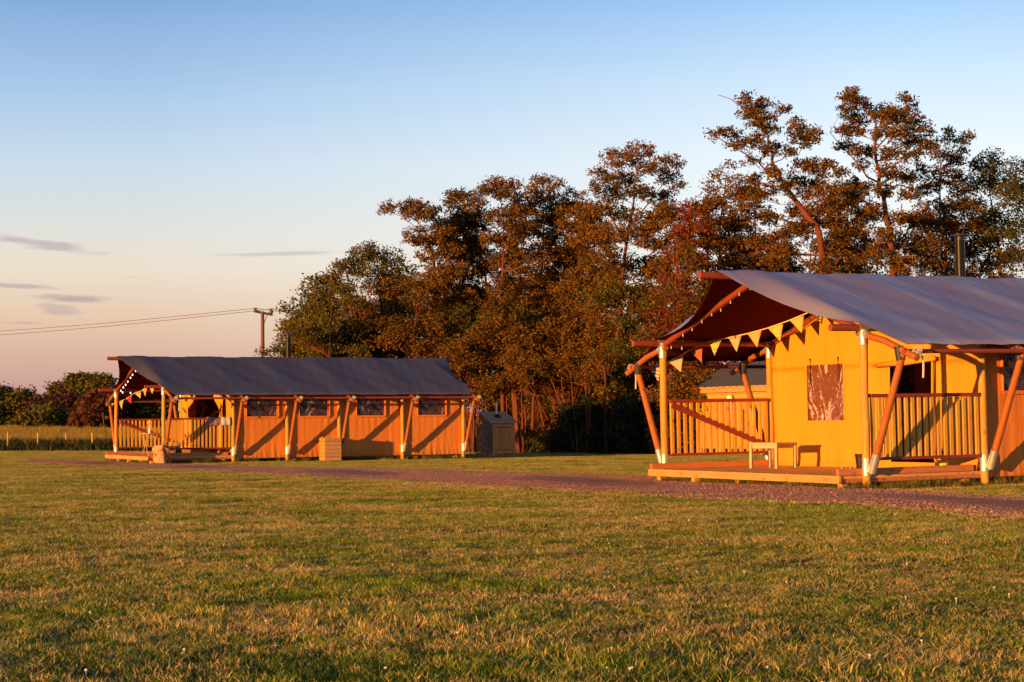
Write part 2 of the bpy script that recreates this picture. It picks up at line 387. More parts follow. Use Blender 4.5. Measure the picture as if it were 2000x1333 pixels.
#@@GROUND
# ---------------- ground ----------------
def groundmat():
    m, t, b, o = mat('ground_soil')
    P = N('ShaderNodeNewGeometry', t).outputs['Position']
    a = noise(t, 0.45, 5, 0.6, vec=P, stretch=(1, 0.6, 1)); f = noise(t, 18, 5, 0.7, vec=P)
    col = ramp(t, a, [(0.3, (0.03, 0.035, 0.008, 1)), (0.5, (0.06, 0.05, 0.014, 1)), (0.68, (0.17, 0.11, 0.045, 1))])
    col = mixc(t, mathn(t, 'MULTIPLY', f, 0.6), col, (0.04, 0.032, 0.014, 1))
    t.links.new(col, b.inputs['Base Color']); b.inputs['Roughness'].default_value = 1; b.inputs['Specular IOR Level'].default_value = 0.05
    bump(t, b, f, 0.9, 0.05); return m
xs = np.concatenate([np.linspace(-1500, -70, 14), np.linspace(-60, 60, 121), np.linspace(70, 1500, 14)])
ys = np.concatenate([np.linspace(-60, -5, 8), np.linspace(0, 100, 161), np.linspace(110, 3000, 40)])
XX, YY = np.meshgrid(xs, ys, indexing='ij'); ZZ = gz(XX, YY)
V = np.stack([XX, YY, ZZ], -1).reshape(-1, 3); ny = len(ys)
ii, jj = np.meshgrid(np.arange(len(xs)-1), np.arange(ny-1), indexing='ij'); k0 = (ii*ny+jj).ravel()
g = npmesh('lawn_ground', V, [np.stack([k0, k0+ny, k0+ny+1, k0+1], -1)], groundmat(), smooth=True); tag(g, kind='structure')

# gravel track
near_px = [(2120, 1022), (2000, 1013), (1850, 1001), (1700, 991), (1500, 980), (1300, 971), (1090, 959), (880, 947), (700, 938), (600, 932), (460, 925), (280, 917), (130, 909), (20, 902.5)]
far_px = [(2120, 981), (2000, 975), (1850, 967), (1700, 958), (1560, 950), (1400, 943), (1265, 933), (1000, 925), (800, 920), (600, 915), (400, 909), (250, 904), (120, 899.5), (20, 898.5)]
NE = [ground_at(*p) for p in near_px]; FE = [ground_at(*p) for p in far_px]
NE = [NE[0]+(NE[0]-NE[1])*3] + NE; FE = [FE[0]+(FE[0]-FE[1])*3] + FE
nx_ = np.array([p.x for p in NE])[::-1]; nyv = np.array([p.y for p in NE])[::-1]
fx_ = np.array([p.x for p in FE])[::-1]; fyv = np.array([p.y for p in FE])[::-1]
def track_d(x, y):
    """>0 inside the track (metres along y from the nearer edge)"""
    wob = 0.10*np.sin(x*2.1)+0.06*np.sin(x*5.3+1)
    a = y-np.interp(x, nx_, nyv)-wob; b_ = np.interp(x, fx_, fyv)-y+wob
    r = np.minimum(a, b_); return np.where((x < nx_[0]) , -1, r)
def trackmat():
    m, t, b, o = mat('track_gravel')
    P = N('ShaderNodeNewGeometry', t).outputs['Position']
    v = N('ShaderNodeTexVoronoi', t); v.inputs['Scale'].default_value = 28; t.links.new(P, v.inputs['Vector'])
    a = noise(t, 0.7, 5, 0.6, vec=P)
    col = mixc(t, v.outputs['Color'], (0.28, 0.12, 0.075, 1), (0.46, 0.23, 0.15, 1))
    col = mixc(t, ramp(t, a, [(0.4, (0, 0, 0, 1)), (0.65, (1, 1, 1, 1))]), col, (0.20, 0.11, 0.085, 1))
    t.links.new(col, b.inputs['Base Color']); b.inputs['Roughness'].default_value = 0.95
    bump(t, b, v.outputs['Distance'], 1.0, 0.03); return m
mb = MB()
txs = np.linspace(nx_[0], nx_[-1], 160); rows = 9
for x in txs:
    wob = 0.10*math.sin(x*2.1)+0.06*math.sin(x*5.3+1)
    a = float(np.interp(x, nx_, nyv))+wob; b_ = float(np.interp(x, fx_, fyv))+wob
    for j in range(rows):
        y = a+(b_-a)*j/(rows-1); z = float(gz(x, y))+0.006+0.02*math.sin(math.pi*j/(rows-1))*(1+.4*math.sin(x*1.3))
        mb.v.append((x, y, z))
for i in range(len(txs)-1):
    for j in range(rows-1):
        k = i*rows+j; mb.f.append((k, k+rows, k+rows+1, k+1))
tr_ = mb.build('gravel_track', trackmat(), smooth=True); tag(tr_, kind='structure')

def grassmat(name, greens, straw, patchy=True):
    m, t, b, o = mat(name)
    P = N('ShaderNodeNewGeometry', t).outputs['Position']
    at_ = N('ShaderNodeAttribute', t); at_.attribute_name = 'tint'
    a = noise(t, 0.75, 5, 0.68, vec=P, stretch=(0.6, 1, 0)); a2 = noise(t, 3.2, 4, 0.7, vec=P, stretch=(0.6, 1, 0))
    gcol = ramp(t, at_.outputs['Fac'], [(0.0, c4(greens[0])), (0.5, c4(greens[1])), (1.0, c4(greens[2]))])
    k = mathn(t, 'ADD', mathn(t, 'MULTIPLY', a, 0.62), mathn(t, 'MULTIPLY', a2, 0.38))
    k = mathn(t, 'ADD', k, mathn(t, 'MULTIPLY_ADD', at_.outputs['Fac'], 0.36, -0.18))
    f = ramp(t, k, [(0.505, (0, 0, 0, 1)), (0.63, (1, 1, 1, 1))])
    dk_ = ramp(t, noise(t, 0.9, 5, 0.68, vec=P, stretch=(0.5, 1, 0)), [(0.47, (0, 0, 0, 1)), (0.60, (1, 1, 1, 1))])
    gcol = mixc(t, mathn(t, 'MULTIPLY', dk_, 0.7), gcol, c4(greens[0], 1.0))
    col = mixc(t, f, gcol, c4(straw))
    t.links.new(col, b.inputs['Base Color']); b.inputs['Roughness'].default_value = 0.6; b.inputs['Specular IOR Level'].default_value = 0.3
    tr = N('ShaderNodeBsdfTranslucent', t); t.links.new(col, tr.inputs[0])
    mx = N('ShaderNodeMixShader', t); mx.inputs[0].default_value = 0.3
    t.links.new(b.outputs[0], mx.inputs[1]); t.links.new(tr.outputs[0], mx.inputs[2]); t.links.new(mx.outputs[0], o.inputs[0])
    return m
GRASS = grassmat('lawn_grass', [(0.022, 0.085, 0.004), (0.155, 0.27, 0.008), (0.40, 0.42, 0.018)], (0.70, 0.50, 0.20))
LONG = grassmat('long_grass_blade', [(0.03, 0.07, 0.006), (0.10, 0.13, 0.012), (0.22, 0.20, 0.03)], (0.30, 0.22, 0.08))
TALL = grassmat('field_grass', [(0.07, 0.09, 0.012), (0.20, 0.16, 0.02), (0.36, 0.24, 0.04)], (0.45, 0.27, 0.05))
WEED = grassmat('weed_leaf', [(0.02, 0.04, 0.012), (0.035, 0.055, 0.016), (0.05, 0.065, 0.02)], (0.06, 0.06, 0.02))

def blades(n, rad, hmin, hmax, wid, lean, seed, clumps=0, name='blade_patch', m=None):
    r = np.random.default_rng(seed)
    rr = rad*np.sqrt(r.random(n))*(0.75+0.25*r.random(n)); th = r.random(n)*2*np.pi
    x = rr*np.cos(th); y = rr*np.sin(th)
    if clumps:
        cx = r.uniform(-rad, rad, (clumps, 2))*0.8; pick = r.integers(0, clumps, n); sel = r.random(n) < 0.6
        x = np.where(sel, cx[pick, 0]+r.normal(0, rad*0.09, n), x); y = np.where(sel, cx[pick, 1]+r.normal(0, rad*0.09, n), y)
        ch = r.random(clumps)[pick]; hs = np.where(sel, 0.65+0.6*ch, 0.75)
    else: hs = np.ones(n)
    h = (hmin+(hmax-hmin)*r.random(n)**1.7)*hs
    fa = r.random(n)*2*np.pi; w = wid*(0.6+0.8*r.random(n))
    la = r.random(n)*2*np.pi; ln = lean*h*(0.2+r.random(n)*1.1)
    dx, dy = np.cos(fa)*w/2, np.sin(fa)*w/2; lx, ly = np.cos(la)*ln, np.sin(la)*ln
    z0 = np.zeros(n)
    V = np.stack([np.stack([x-dx, y-dy, z0], -1), np.stack([x+dx, y+dy, z0], -1),
        np.stack([x+lx*.35+dx*.8, y+ly*.35+dy*.8, h*.6], -1), np.stack([x+lx*.35-dx*.8, y+ly*.35-dy*.8, h*.6], -1),
        np.stack([x+lx, y+ly, h], -1)], 1).reshape(-1, 3)
    k = np.arange(n)*5
    tint = np.repeat(np.clip(r.random(n)*0.8+0.2*(h/hmax), 0, 1), 5)
    return npmesh(name, V, [np.stack([k, k+1, k+2, k+3], -1), np.stack([k+3, k+2, k+4], -1)], m or GRASS, tint, parent=False)

def scatter(name, protos, pts, rot, scl, idx, mat_=None):
    """one object that instances small patch meshes on its own vertices"""
    me = bpy.data.meshes.new(name); me.vertices.add(len(pts)); me.vertices.foreach_set('co', np.ascontiguousarray(pts, np.float32).ravel())
    for nm, ty, arr in (('rot', 'FLOAT', rot), ('scl', 'FLOAT_VECTOR', scl), ('pid', 'INT', idx)):
        a = me.attributes.new(nm, ty, 'POINT')
        if ty == 'FLOAT_VECTOR': a.data.foreach_set('vector', np.ascontiguousarray(arr, np.float32).ravel())
        else: a.data.foreach_set('value', np.ascontiguousarray(arr, np.int32 if ty == 'INT' else np.float32))
    o = bpy.data.objects.new(name, me); COL.objects.link(o)
    col = bpy.data.collections.new(name+'_pieces')
    for i, p in enumerate(protos): p.name = '%s_piece.%03d' % (name, i); col.objects.link(p)
    ng = bpy.data.node_groups.new(name, 'GeometryNodeTree')
    ng.interface.new_socket('Geometry', in_out='INPUT', socket_type='NodeSocketGeometry')
    ng.interface.new_socket('Geometry', in_out='OUTPUT', socket_type='NodeSocketGeometry')
    gi = ng.nodes.new('NodeGroupInput'); go = ng.nodes.new('NodeGroupOutput')
    ci = ng.nodes.new('GeometryNodeCollectionInfo'); ci.inputs['Collection'].default_value = col
    ci.inputs['Separate Children'].default_value = True; ci.inputs['Reset Children'].default_value = True
    iop = ng.nodes.new('GeometryNodeInstanceOnPoints'); iop.inputs['Pick Instance'].default_value = True
    def na(nm, ty):
        n = ng.nodes.new('GeometryNodeInputNamedAttribute'); n.data_type = ty; n.inputs['Name'].default_value = nm; return n.outputs['Attribute']
    cx = ng.nodes.new('ShaderNodeCombineXYZ'); ng.links.new(na('rot', 'FLOAT'), cx.inputs[2])
    ng.links.new(gi.outputs[0], iop.inputs['Points']); ng.links.new(ci.outputs[0], iop.inputs['Instance'])
    ng.links.new(na('pid', 'INT'), iop.inputs['Instance Index']); ng.links.new(cx.outputs[0], iop.inputs['Rotation'])
    ng.links.new(na('scl', 'FLOAT_VECTOR'), iop.inputs['Scale']); ng.links.new(iop.outputs[0], go.inputs[0])
    md = o.modifiers.new('scatter', 'NODES'); md.node_group = ng
    return o

def smooth_noise(x, y, s, seed):
    r = np.random.default_rng(seed); out = np.zeros_like(x)
    for i in range(7):
        a = r.random()*6.28; f = s*(0.6+r.random()*1.6); out += np.sin((x*np.cos(a)+y*np.sin(a)*0.7)*f+r.random()*6.28)
    return out/3.2
#@@GRASS
# lawn grass: patches of blades over the whole visible lawn
protos = [blades(2600, 0.45, 0.012, 0.055, 0.0046, 0.7, 100+i, 16) for i in range(5)] + \
         [blades(2300, 0.45, 0.02, 0.085, 0.0050, 0.8, 200+i, 10) for i in range(3)]
P_ = []
sp0 = 0.36
for y in np.arange(2.5, 102, sp0):
    hw = 0.295*y+5.5; s_ = sp0*(1.0 if y < 26 else 1.25 if y < 50 else 1.5)
    n = int(2*hw/s_); x = -hw+(np.arange(n)+0.5)*2*hw/n
    x = x+rng.uniform(-.5, .5, n)*s_; yy = y+rng.uniform(-.5, .5, n)*s_
    P_.append(np.stack([x, yy], -1))
P_ = np.concatenate(P_)
# the yard only runs to the trees and to the fence of the field
keep = (track_d(P_[:, 0], P_[:, 1]) < -0.24+rng.random(len(P_))**2.2*0.95)
yard_end = np.where(P_[:, 0] < -12, 96.0+(-24-P_[:, 0])*0.35, 86.0)
keep &= P_[:, 1] < yard_end
BARE = [(-2.3, 60.6, 2.9, .7), (-.2, 61.6, 2.2, .6), (-16.5, 41.5, 1.6, .35), (-14.2, 34.5, 1.3, .3), (4.2, 15.2, .8, .25), (3.4, 13.3, .7, .2)]
for bx_, by_, brx, bry in BARE: keep &= (((P_[:, 0]-bx_)/brx)**2+((P_[:, 1]-by_)/bry)**2 > 1) | (rng.random(len(P_)) < 0.45)
P_ = P_[keep]
dens = smooth_noise(P_[:, 0], P_[:, 1], 0.9, 3); big = smooth_noise(P_[:, 0], P_[:, 1], 2.6, 4)
hz = np.clip(0.66+0.10*dens+0.13*big, 0.30, 1.6)
near = np.clip((13-P_[:, 1])/6, 0, 1)
hz = hz*(1+0.05*near)
pid = np.where((rng.random(len(P_)) < 0.10), rng.integers(5, 8, len(P_)), rng.integers(0, 5, len(P_)))
scl = np.stack([np.full(len(P_), 1.0), np.full(len(P_), 1.0), hz], -1)
Z = gz(P_[:, 0], P_[:, 1])
o = scatter('lawn_grass', protos, np.column_stack([P_, Z]), rng.random(len(P_))*6.28, scl, pid); tag(o, 'short olive and straw coloured lawn grass covering the yard', 'grass', kind='stuff')

def daisy(seed):
    q = random.Random(seed); mb = MB(); mb.lathe((0, 0, 0), [(.0, .0), (.0025, 0), (.002, .045), (.009, .047), (.010, .052), (.004, .056), (0, .057)], 7)
    me = bpy.data.meshes.new('daisy'); me.from_pydata(mb.v, [], mb.f); me.materials.append(DAISY); return bpy.data.objects.new('daisy', me)
DAISY = plain('white_petal', (0.8, 0.78, 0.72), 0.7)
n = 170; fy = 6+24*rng.random(n)**1.5; fx = (rng.random(n)-.5)*2*.29*fy; ok_ = track_d(fx, fy) < -.3; fx, fy = fx[ok_], fy[ok_]; n = len(fx)
o = scatter('lawn_daisies', [daisy(1), daisy(2)], np.column_stack([fx, fy, gz(fx, fy)]), rng.random(n)*6.28, (0.40+0.35*rng.random(n))[:, None]*np.ones((1, 3)), rng.integers(0, 2, n)); tag(o, 'tiny white daisies dotted through the lawn', 'daisies', kind='stuff')
# pebbles of the track
def pebbles(seed, n, lo, hi, m):
    r = np.random.default_rng(seed); V = []; Fq = []; T = []
    base = np.array([(1,0,0),(-1,0,0),(0,1,0),(0,-1,0),(0,0,1),(0,0,-.5)], float)
    tri = np.array([(0,2,4),(2,1,4),(1,3,4),(3,0,4),(2,0,5),(1,2,5),(3,1,5),(0,3,5)])
    for i in range(n):
        s = lo+(hi-lo)*r.random()**2.5; a = r.random()*6.28; q = base*(s*(0.7+.6*r.random()), s*(0.7+.6*r.random()), s*0.7)*(0.8+0.4*r.random((6, 1)))
        x = q[:, 0]*math.cos(a)-q[:, 1]*math.sin(a); y = q[:, 0]*math.sin(a)+q[:, 1]*math.cos(a)
        rr = 0.42*math.sqrt(r.random()); th = r.random()*6.28
        V.append(np.stack([x+rr*math.cos(th), y+rr*math.sin(th), q[:, 2]+s*.25], -1)); Fq.append(tri+6*i); T.append(np.full(6, r.random()))
    return npmesh('pebble_patch', np.concatenate(V), [np.concatenate(Fq)], m, np.concatenate(T), parent=False)
def pebmat():
    m, t, b, o = mat('pebble')
    at_ = N('ShaderNodeAttribute', t); at_.attribute_name = 'tint'
    col = ramp(t, at_.outputs['Fac'], [(0.0, (0.22, 0.09, 0.06, 1)), (0.45, (0.40, 0.18, 0.12, 1)), (0.8, (0.50, 0.28, 0.19, 1)), (0.97, (0.62, 0.42, 0.3, 1)), (1.0, (0.75, 0.6, 0.45, 1))])
    t.links.new(col, b.inputs['Base Color']); b.inputs['Roughness'].default_value = 0.85; return m
PB = pebmat(); pp = [pebbles(50+i, 1000, 0.005, 0.022, PB) for i in range(4)]
pts = []
for x in np.arange(nx_[0], nx_[-1], 0.42):
    a = float(np.interp(x, nx_, nyv)); b_ = float(np.interp(x, fx_, fyv))
    for y in np.arange(a-.1, b_+.3, 0.42):
        if abs(x) < 0.3*y+5: pts.append((x+random.uniform(-.2, .2), y+random.uniform(-.2, .2)))
pts = np.array(pts); pts = pts[track_d(pts[:, 0], pts[:, 1]) > 0.02+0.2*rng.random(len(pts))]
n = len(pts)
o = scatter('track_pebbles', pp, np.column_stack([pts, gz(pts[:, 0], pts[:, 1])+0.012]), rng.random(n)*6.28, np.ones((n, 3)), rng.integers(0, 4, n))
tag(o, 'reddish brown and grey gravel stones of the track', 'gravel', kind='stuff')

# tall field beyond the fence, with dark weeds along its near edge
tp = [blades(900, 1.1, 0.35, 0.78, 0.016, 0.25, 300+i, 6, m=TALL) for i in range(3)]
wp = [blades(700, 0.9, 0.3, 0.80, 0.05, 0.5, 330+i, 5, m=WEED) for i in range(3)]
FX0, FX1 = -26.0, -6.0
def field_edge(x): return 97.0+(-24-x)*0.35
pts = []
y = 97.0
while y < 330:
    st = 1.0 if y < 130 else 1.6
    for x in np.arange(-0.30*y-3, -0.13*y, st):
        if y > field_edge(x)+1.2: pts.append((x+random.uniform(-.6, .6), y+random.uniform(-.6, .6)))
    y += st*(1.0 if y < 130 else 1.6 if y < 200 else 2.6)
pts = np.array(pts); n = len(pts); sc_ = 0.8+0.3*rng.random(n)+0.12*smooth_noise(pts[:, 0], pts[:, 1], .2, 9)
o = scatter('field_grass', tp, np.column_stack([pts, gz(pts[:, 0], pts[:, 1])]), rng.random(n)*6.28, np.stack([np.full(n, 1.3), np.full(n, 1.3), sc_*0.93], -1), rng.integers(0, 3, n))
tag(o, 'tall golden grass of the field beyond the post fence', 'tall grass', kind='stuff')
pts = []
for x in np.arange(-32, -9, 0.55):
    for k in range(4): pts.append((x+random.uniform(-.3, .3), field_edge(x)+k*0.6+random.uniform(-.2, .2)))
pts = np.array(pts); n = len(pts)
o = scatter('field_edge_weeds', wp, np.column_stack([pts, gz(pts[:, 0], pts[:, 1])]), rng.random(n)*6.28, np.stack([np.ones(n), np.ones(n), 0.62+0.3*rng.random(n)], -1), rng.integers(0, 3, n))
tag(o, 'dark green weeds along the near edge of the tall field', 'weeds', kind='stuff')
#@@TENTS
# ---------------- the safari tents ----------------
TW, TH = 5.5, 2.12
TS = [0.0, 2.257, 4.058, 5.85, 8.087, 10.32]
def roof_w(v):
    a = v if v <= TW/2 else TW-v
    if a < 0: return 2.265+a*0.425
    return 2.265+(3.23-2.265)*(a/(TW/2))
def front_u(v):
    a = v if v <= TW/2 else TW-v
    t = 1-a/(TW/2)
    if a < 0: return -0.13+0.23*min(1, -a/0.86)
    return -0.13-0.60*(1-t)**2
def xf(px, py, T, u=None, v=None, w=None):
    """tent-local point seen at a pixel, on the plane u, v or w = const"""
    M = T['M'].inverted(); o = M @ Vector((0, 0, CAMZ)); q = M @ (Vector((0, 0, CAMZ))+ray(px, py)*10); D = q-o
    i, val = (0, u) if u is not None else (1, v) if v is not None else (2, w)
    return o+D*((val-o[i])/D[i])

def make_tent(x, y, z, yaw, tilt, label, near):
    T = {}
    root = empty('safari_tent', (x, y, z), yaw); root.rotation_euler = (0, -tilt, yaw)
    T['root'] = root; T['M'] = Matrix.Translation((x, y, z)) @ root.rotation_euler.to_matrix().to_4x4()
    tag(root, label, 'tent')
    r2 = random.Random(3 if near else 5)
    L = TS[-1]
    # roof cloth
    mb = MB()
    a = [-0.86, -0.6, -0.3, -0.04, 0.04]+[0.3*i for i in range(1, 9)]+[2.6, 2.70, 2.75]
    vs = a+[TW-q for q in reversed(a[:-1])]
    n = 120
    def fn(s, v):
        u0 = front_u(v); u1 = L-u0; u = u0+(u1-u0)*s
        q = (v if v < TW/2 else TW-v)
        w = roof_w(v)
        # cloth sags between the rafters and is taut over them
        for i in range(5):
            if TS[i] <= u <= TS[i+1]:
                k = math.sin(math.pi*(u-TS[i])/(TS[i+1]-TS[i])); w -= 0.05*k*(min(1, q/0.5+0.1) if q > 0 else 0.15)*(1-0.4*(q/2.75 if q > 0 else 0))
        w += 0.006*math.sin(u*7+v*3)+0.004*math.sin(u*17-v*5)
        if abs(v-TW/2) < 0.1 and u < 0: w -= 0.02*(-u)
        e = min(1, max(0, q/2.7)); 
        for uu, ue in ((u, u0), (L-u, L-u1)):
            if uu < 0: w -= (0.20 if uu is u else 0.10)*math.sin(math.pi*e)**0.8*min(1, max(0, uu/min(-0.01, ue)))
        return (u, v, w)
    mb.grid(fn, [i/n*0.1 for i in range(12)]+[i/n for i in range(2, n-1)]+[1-i/n*0.1 for i in range(11, -1, -1)], vs)
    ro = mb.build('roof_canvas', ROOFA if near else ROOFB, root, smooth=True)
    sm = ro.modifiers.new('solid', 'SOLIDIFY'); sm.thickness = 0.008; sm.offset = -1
    # canvas body: side walls with folds
    wr = random.Random(9); ph = [(wr.uniform(5, 34), wr.uniform(0, 6.28), wr.uniform(.2, 1)) for _ in range(9)]
    def wrinkle(u, w):
        up = max(0, (w-0.4)/1.7); lo = max(0, (0.45-w)/0.5)
        s = sum(math.sin(f*u+p+0.8*math.sin(w*2+p))*c for f, p, c in ph)/9
        return 0.022*s*(0.5+0.9*lo+0.55*up)+0.006*math.sin(40*u+6*w)*lo
    wins = [(2.74, 3.76), (4.52, 5.51), (6.50, 7.48), (8.70, 9.69)]
    us = np.arange(TS[1], L+0.001, 0.035)
    ws = [-0.10, -0.04, 0.04, 0.14, 0.24, 0.34, 0.36, 0.38, 0.5, 0.7, 0.9, 1.05, 1.22, 1.4, 1.6, 1.8, 2.0, 2.14]
    for side in (0, 1):
        mb = MB(); v0 = 0.09 if side == 0 else TW-0.09; sg = -1 if side == 0 else 1
        def fs(u, w):
            out = wrinkle(u, w)+(0.012 if w < 0.35 else 0)+(0.03*(0.1-w) if w < 0.1 else 0)
            return (u, v0+sg*out, w)
        skip = (lambda u, w: any(a_+.02 < u < b_-.02 and 1.22 < w < 1.84 for a_, b_ in wins))
        mb.grid(fs, us, ws, skip)
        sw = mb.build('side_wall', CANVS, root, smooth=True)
        for a_, b_ in wins:
            mb = MB(); mb.grid(lambda u, w: (u, v0-sg*0.012+sg*(0.018*math.sin(u*13+w*9)*math.sin(w*7+u*5)), w), np.arange(a_, b_+.001, 0.05), np.arange(1.21, 1.86, 0.05))
            pw = mb.build('side_window', PVCD, root, smooth=True)
            mb = MB(); e = v0+sg*0.038
            mb.bar((a_-.03, e, 1.19), (b_+.03, e, 1.19), 0.012, 0.06); mb.bar((a_-.03, e, 1.87), (b_+.03, e, 1.87), 0.012, 0.05)
            mb.bar((a_-.03, e, 1.22), (a_-.03, e, 1.845), 0.012, 0.05, (0, 1, 0)); mb.bar((b_+.03, e, 1.22), (b_+.03, e, 1.845), 0.012, 0.05, (0, 1, 0))
            mb.build('window_hem', CANVS, pw)
    # gable walls
    def top(v): return roof_w(v)-0.13
    def gable(u0, hole, front, nm):
        vs_ = sorted(set([0.09, TW-0.09]+[0.09+i*(TW-.18)/60 for i in range(61)]+[h for hh in hole for h in hh[:2]]))
        ts = [0, .01, .03, .06, .1]+[0.15+i*.05 for i in range(17)]+[1.0]
        ts = sorted(set([round(t_, 4) for t_ in ts]))
        mb = MB()
        k = 0; H = [hh for hh in hole]
        allw = sorted(set([-0.08, 0.0, 0.06, 0.12, 0.2, 0.3, 0.36, 0.5]+[0.6+.1*i for i in range(26)]+[h for hh in hole for h in hh[2:]]))
        def fg(v, w):
            w2 = w = min(w, top(v))
            s = 0.012*math.sin(v*3.1+w*1.7)+0.010*math.sin(v*7.7-w*2.3+1)+0.008*math.sin(v*17+w*1.1)*max(0, .7-w)
            s += (0.03 if w < 0.34 else 0)+(0.25*(0.12-w) if w < 0.12 else 0)+0.02*math.sin(v*11+2)*max(0, .3-w)
            if near and front:
                e_ = math.hypot(max(0, 3.30-v, v-4.48), max(0, .68-w, w-1.84)); s *= min(1, e_/.35)
            return (u0-s if front else u0+s, v, w2)
        mb.grid(fg, vs_, allw, lambda v, w: any(h[0] < v < h[1] and h[2] < w < h[3] for h in hole))
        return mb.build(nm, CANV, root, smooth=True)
    door = (1.10, 2.16, 0.10, 1.70) if near else (0.75, 4.75, 0.06, 2.0)
    win = (3.36, 4.42, 0.76, 1.77)
    gable(TS[1], [door]+([win] if near else []), True, 'gable_wall')
    gable(L+0.05, [], False, 'rear_wall')
    if near:
        g0 = TS[1]-0.03
        mb = MB(); mb.grid(lambda v, w: (g0+0.045+0.014*math.sin(v*9+w*4)*math.cos(w*6-v*3), v, w), np.arange(win[0]-.02, win[1]+.03, .05), np.arange(win[2]-.02, win[3]+.03, .05))
        pw = mb.build('gable_window', PVC, root, smooth=True)
        mb = MB(); hz_ = 0.05
        q = [(win[0], win[2]), (win[1], win[2]), (win[1], win[3]), (win[0], win[3])]
        for i in range(4):
            p_, r_ = q[i], q[(i+1) % 4]
            ex = hz_/2 if i % 2 == 0 else -hz_/2
            dv = (r_[0]-p_[0]); dw = r_[1]-p_[1]; l_ = math.hypot(dv, dw); dv /= l_; dw /= l_
            mb.bar((g0+.024, p_[0]-dv*ex, p_[1]-dw*ex), (g0+.024, r_[0]+dv*ex, r_[1]+dw*ex), hz_, 0.010, (1, 0, 0))
        mb.build('window_hem', CANV, pw)
        for vv in (win[0]+.14, win[1]-.14):
            mb = MB(); mb.bar((g0+.010, vv, win[3]+.07), (g0+.010, vv, win[3]-.36), 0.012, 0.008, (1, 0, 0)); mb.lathe((g0+.008, vv, win[3]+.07), [(0.0, 0), (0.022, 0), (0.0, 0.03)], 6); mb.build('window_tie', STRAP, pw)
        mb = MB(); mb.tube([(g0-.06, door[0]-.15, door[3]+.05), (g0-.075, (door[0]+door[1])/2, door[3]+.02), (g0-.06, door[1]+.3, door[3]-.02)], [.035, .06, .03], 10)
        mb.build('rolled_flap', CANV, root, smooth=True)
        mb = MB(); mb.tube([(g0-.04, door[0]-.06, door[3]+.1), (g0-.05, door[0]-.05, 1.2), (g0-.04, door[0]-.06, 0.15)], .02, 8); mb.build('door_edge', CANV, root, smooth=True)
        mb = MB()
        mb.bar((TS[1]+.02, door[0]-.1, 0.06), (TS[1]+.02, door[1]+.2, 0.06), 0.05, 0.09); mb.build('door_threshold', PINE_Y, root)
    else:
        for nm, side in (('curtain', 1), ('curtain', -1)):
            mb = MB()
            def fc(t, s):          # t down, s across the cloth
                w = 2.12-(2.12-0.03)*t; tie = math.exp(-((w-1.42)/0.28)**2)
                wide = (1.05*(1-t*0.2) if w > 1.42 else 0.62)
                wid = wide*(1-0.72*tie)
                q = s*wid
                v = (4.78-q-0.02) if side > 0 else (0.72+q+0.02)
                if side > 0: v -= 0.22*tie*0
                u = TS[1]-0.07-0.035*math.sin(s*22+t*2)*(1-0.4*tie)-0.05*tie
                return (u, v, w)
            mb.grid(fc, [i/34 for i in range(35)], [i/40 for i in range(41)])
            cu = mb.build(nm, CANV, root, smooth=True)
            mb = MB(); vv = (4.78, 4.4) if side > 0 else (0.72, 1.05)
            mb.tube([(TS[1]-.16, vv[0], 1.55), (TS[1]-.17, (vv[0]+vv[1])/2, 1.42), (TS[1]-.16, vv[1], 1.38)], .018, 6); mb.build('tie_back', STRAP, cu)
    # frame
    for i, s in enumerate(TS):
        for side in (0, 1):
            vv = 0 if side == 0 else TW; sg = -1 if side == 0 else 1
            r_ = 0.062
            wob = [(r2.uniform(-.006, .006), r2.uniform(-.006, .006)) for _ in range(6)]
            mb = MB(); mb.tube([(s+wob[k][0], vv+wob[k][1], -0.23+(TH+0.22)*k/5) for k in range(6)], [r_*1.03, r_, r_*.99, r_, r_*.98, r_*.97], 14)
            p = mb.build('post', PINE_Z, root, smooth='auto')
            for z0, z1 in ((TH-.20, TH+.02), (0.0, 0.25)):
                mb = MB(); mb.tube([(s, vv, z0), (s, vv, z0+.015), (s, vv, z1-.015), (s, vv, z1)], [r_+.010, r_+.008, r_+.008, r_+.010], 16); mb.build('metal_sleeve', SILVER, p, smooth='auto')
            mb = MB(); mb.lathe((s-.0, vv+sg*(r_+.006), .10), [(0, -.016), (.014, -.012), (.014, .012), (0, .016)], 8); mb.build('bolt', DARKM, p)
            if not near or i < 3 or True:
                a_ = Vector((s+.02, vv+sg*0.10, 0.04)); b_ = Vector((s+.01, vv+sg*0.87, 1.76)); dd = (b_-a_).normalized()
                mb = MB(); mb.tube([a_+dd*.12, a_.lerp(b_, .35), a_.lerp(b_, .7), b_], [.055, .056, .054, .052], 12)
                bp = mb.build('brace', BRACE, root, smooth='auto')
                mb = MB(); mb.tube([a_, a_+dd*.30], .063, 14); mb.build('brace_sleeve', SILVER, bp, smooth='auto')
                mb = MB(); mb.tube([(s+.0, vv+sg*.83, 1.66), (s-.01, vv+sg*.80, 1.86)], .066, 12); mb.build('brace_strap', STRAP, bp)
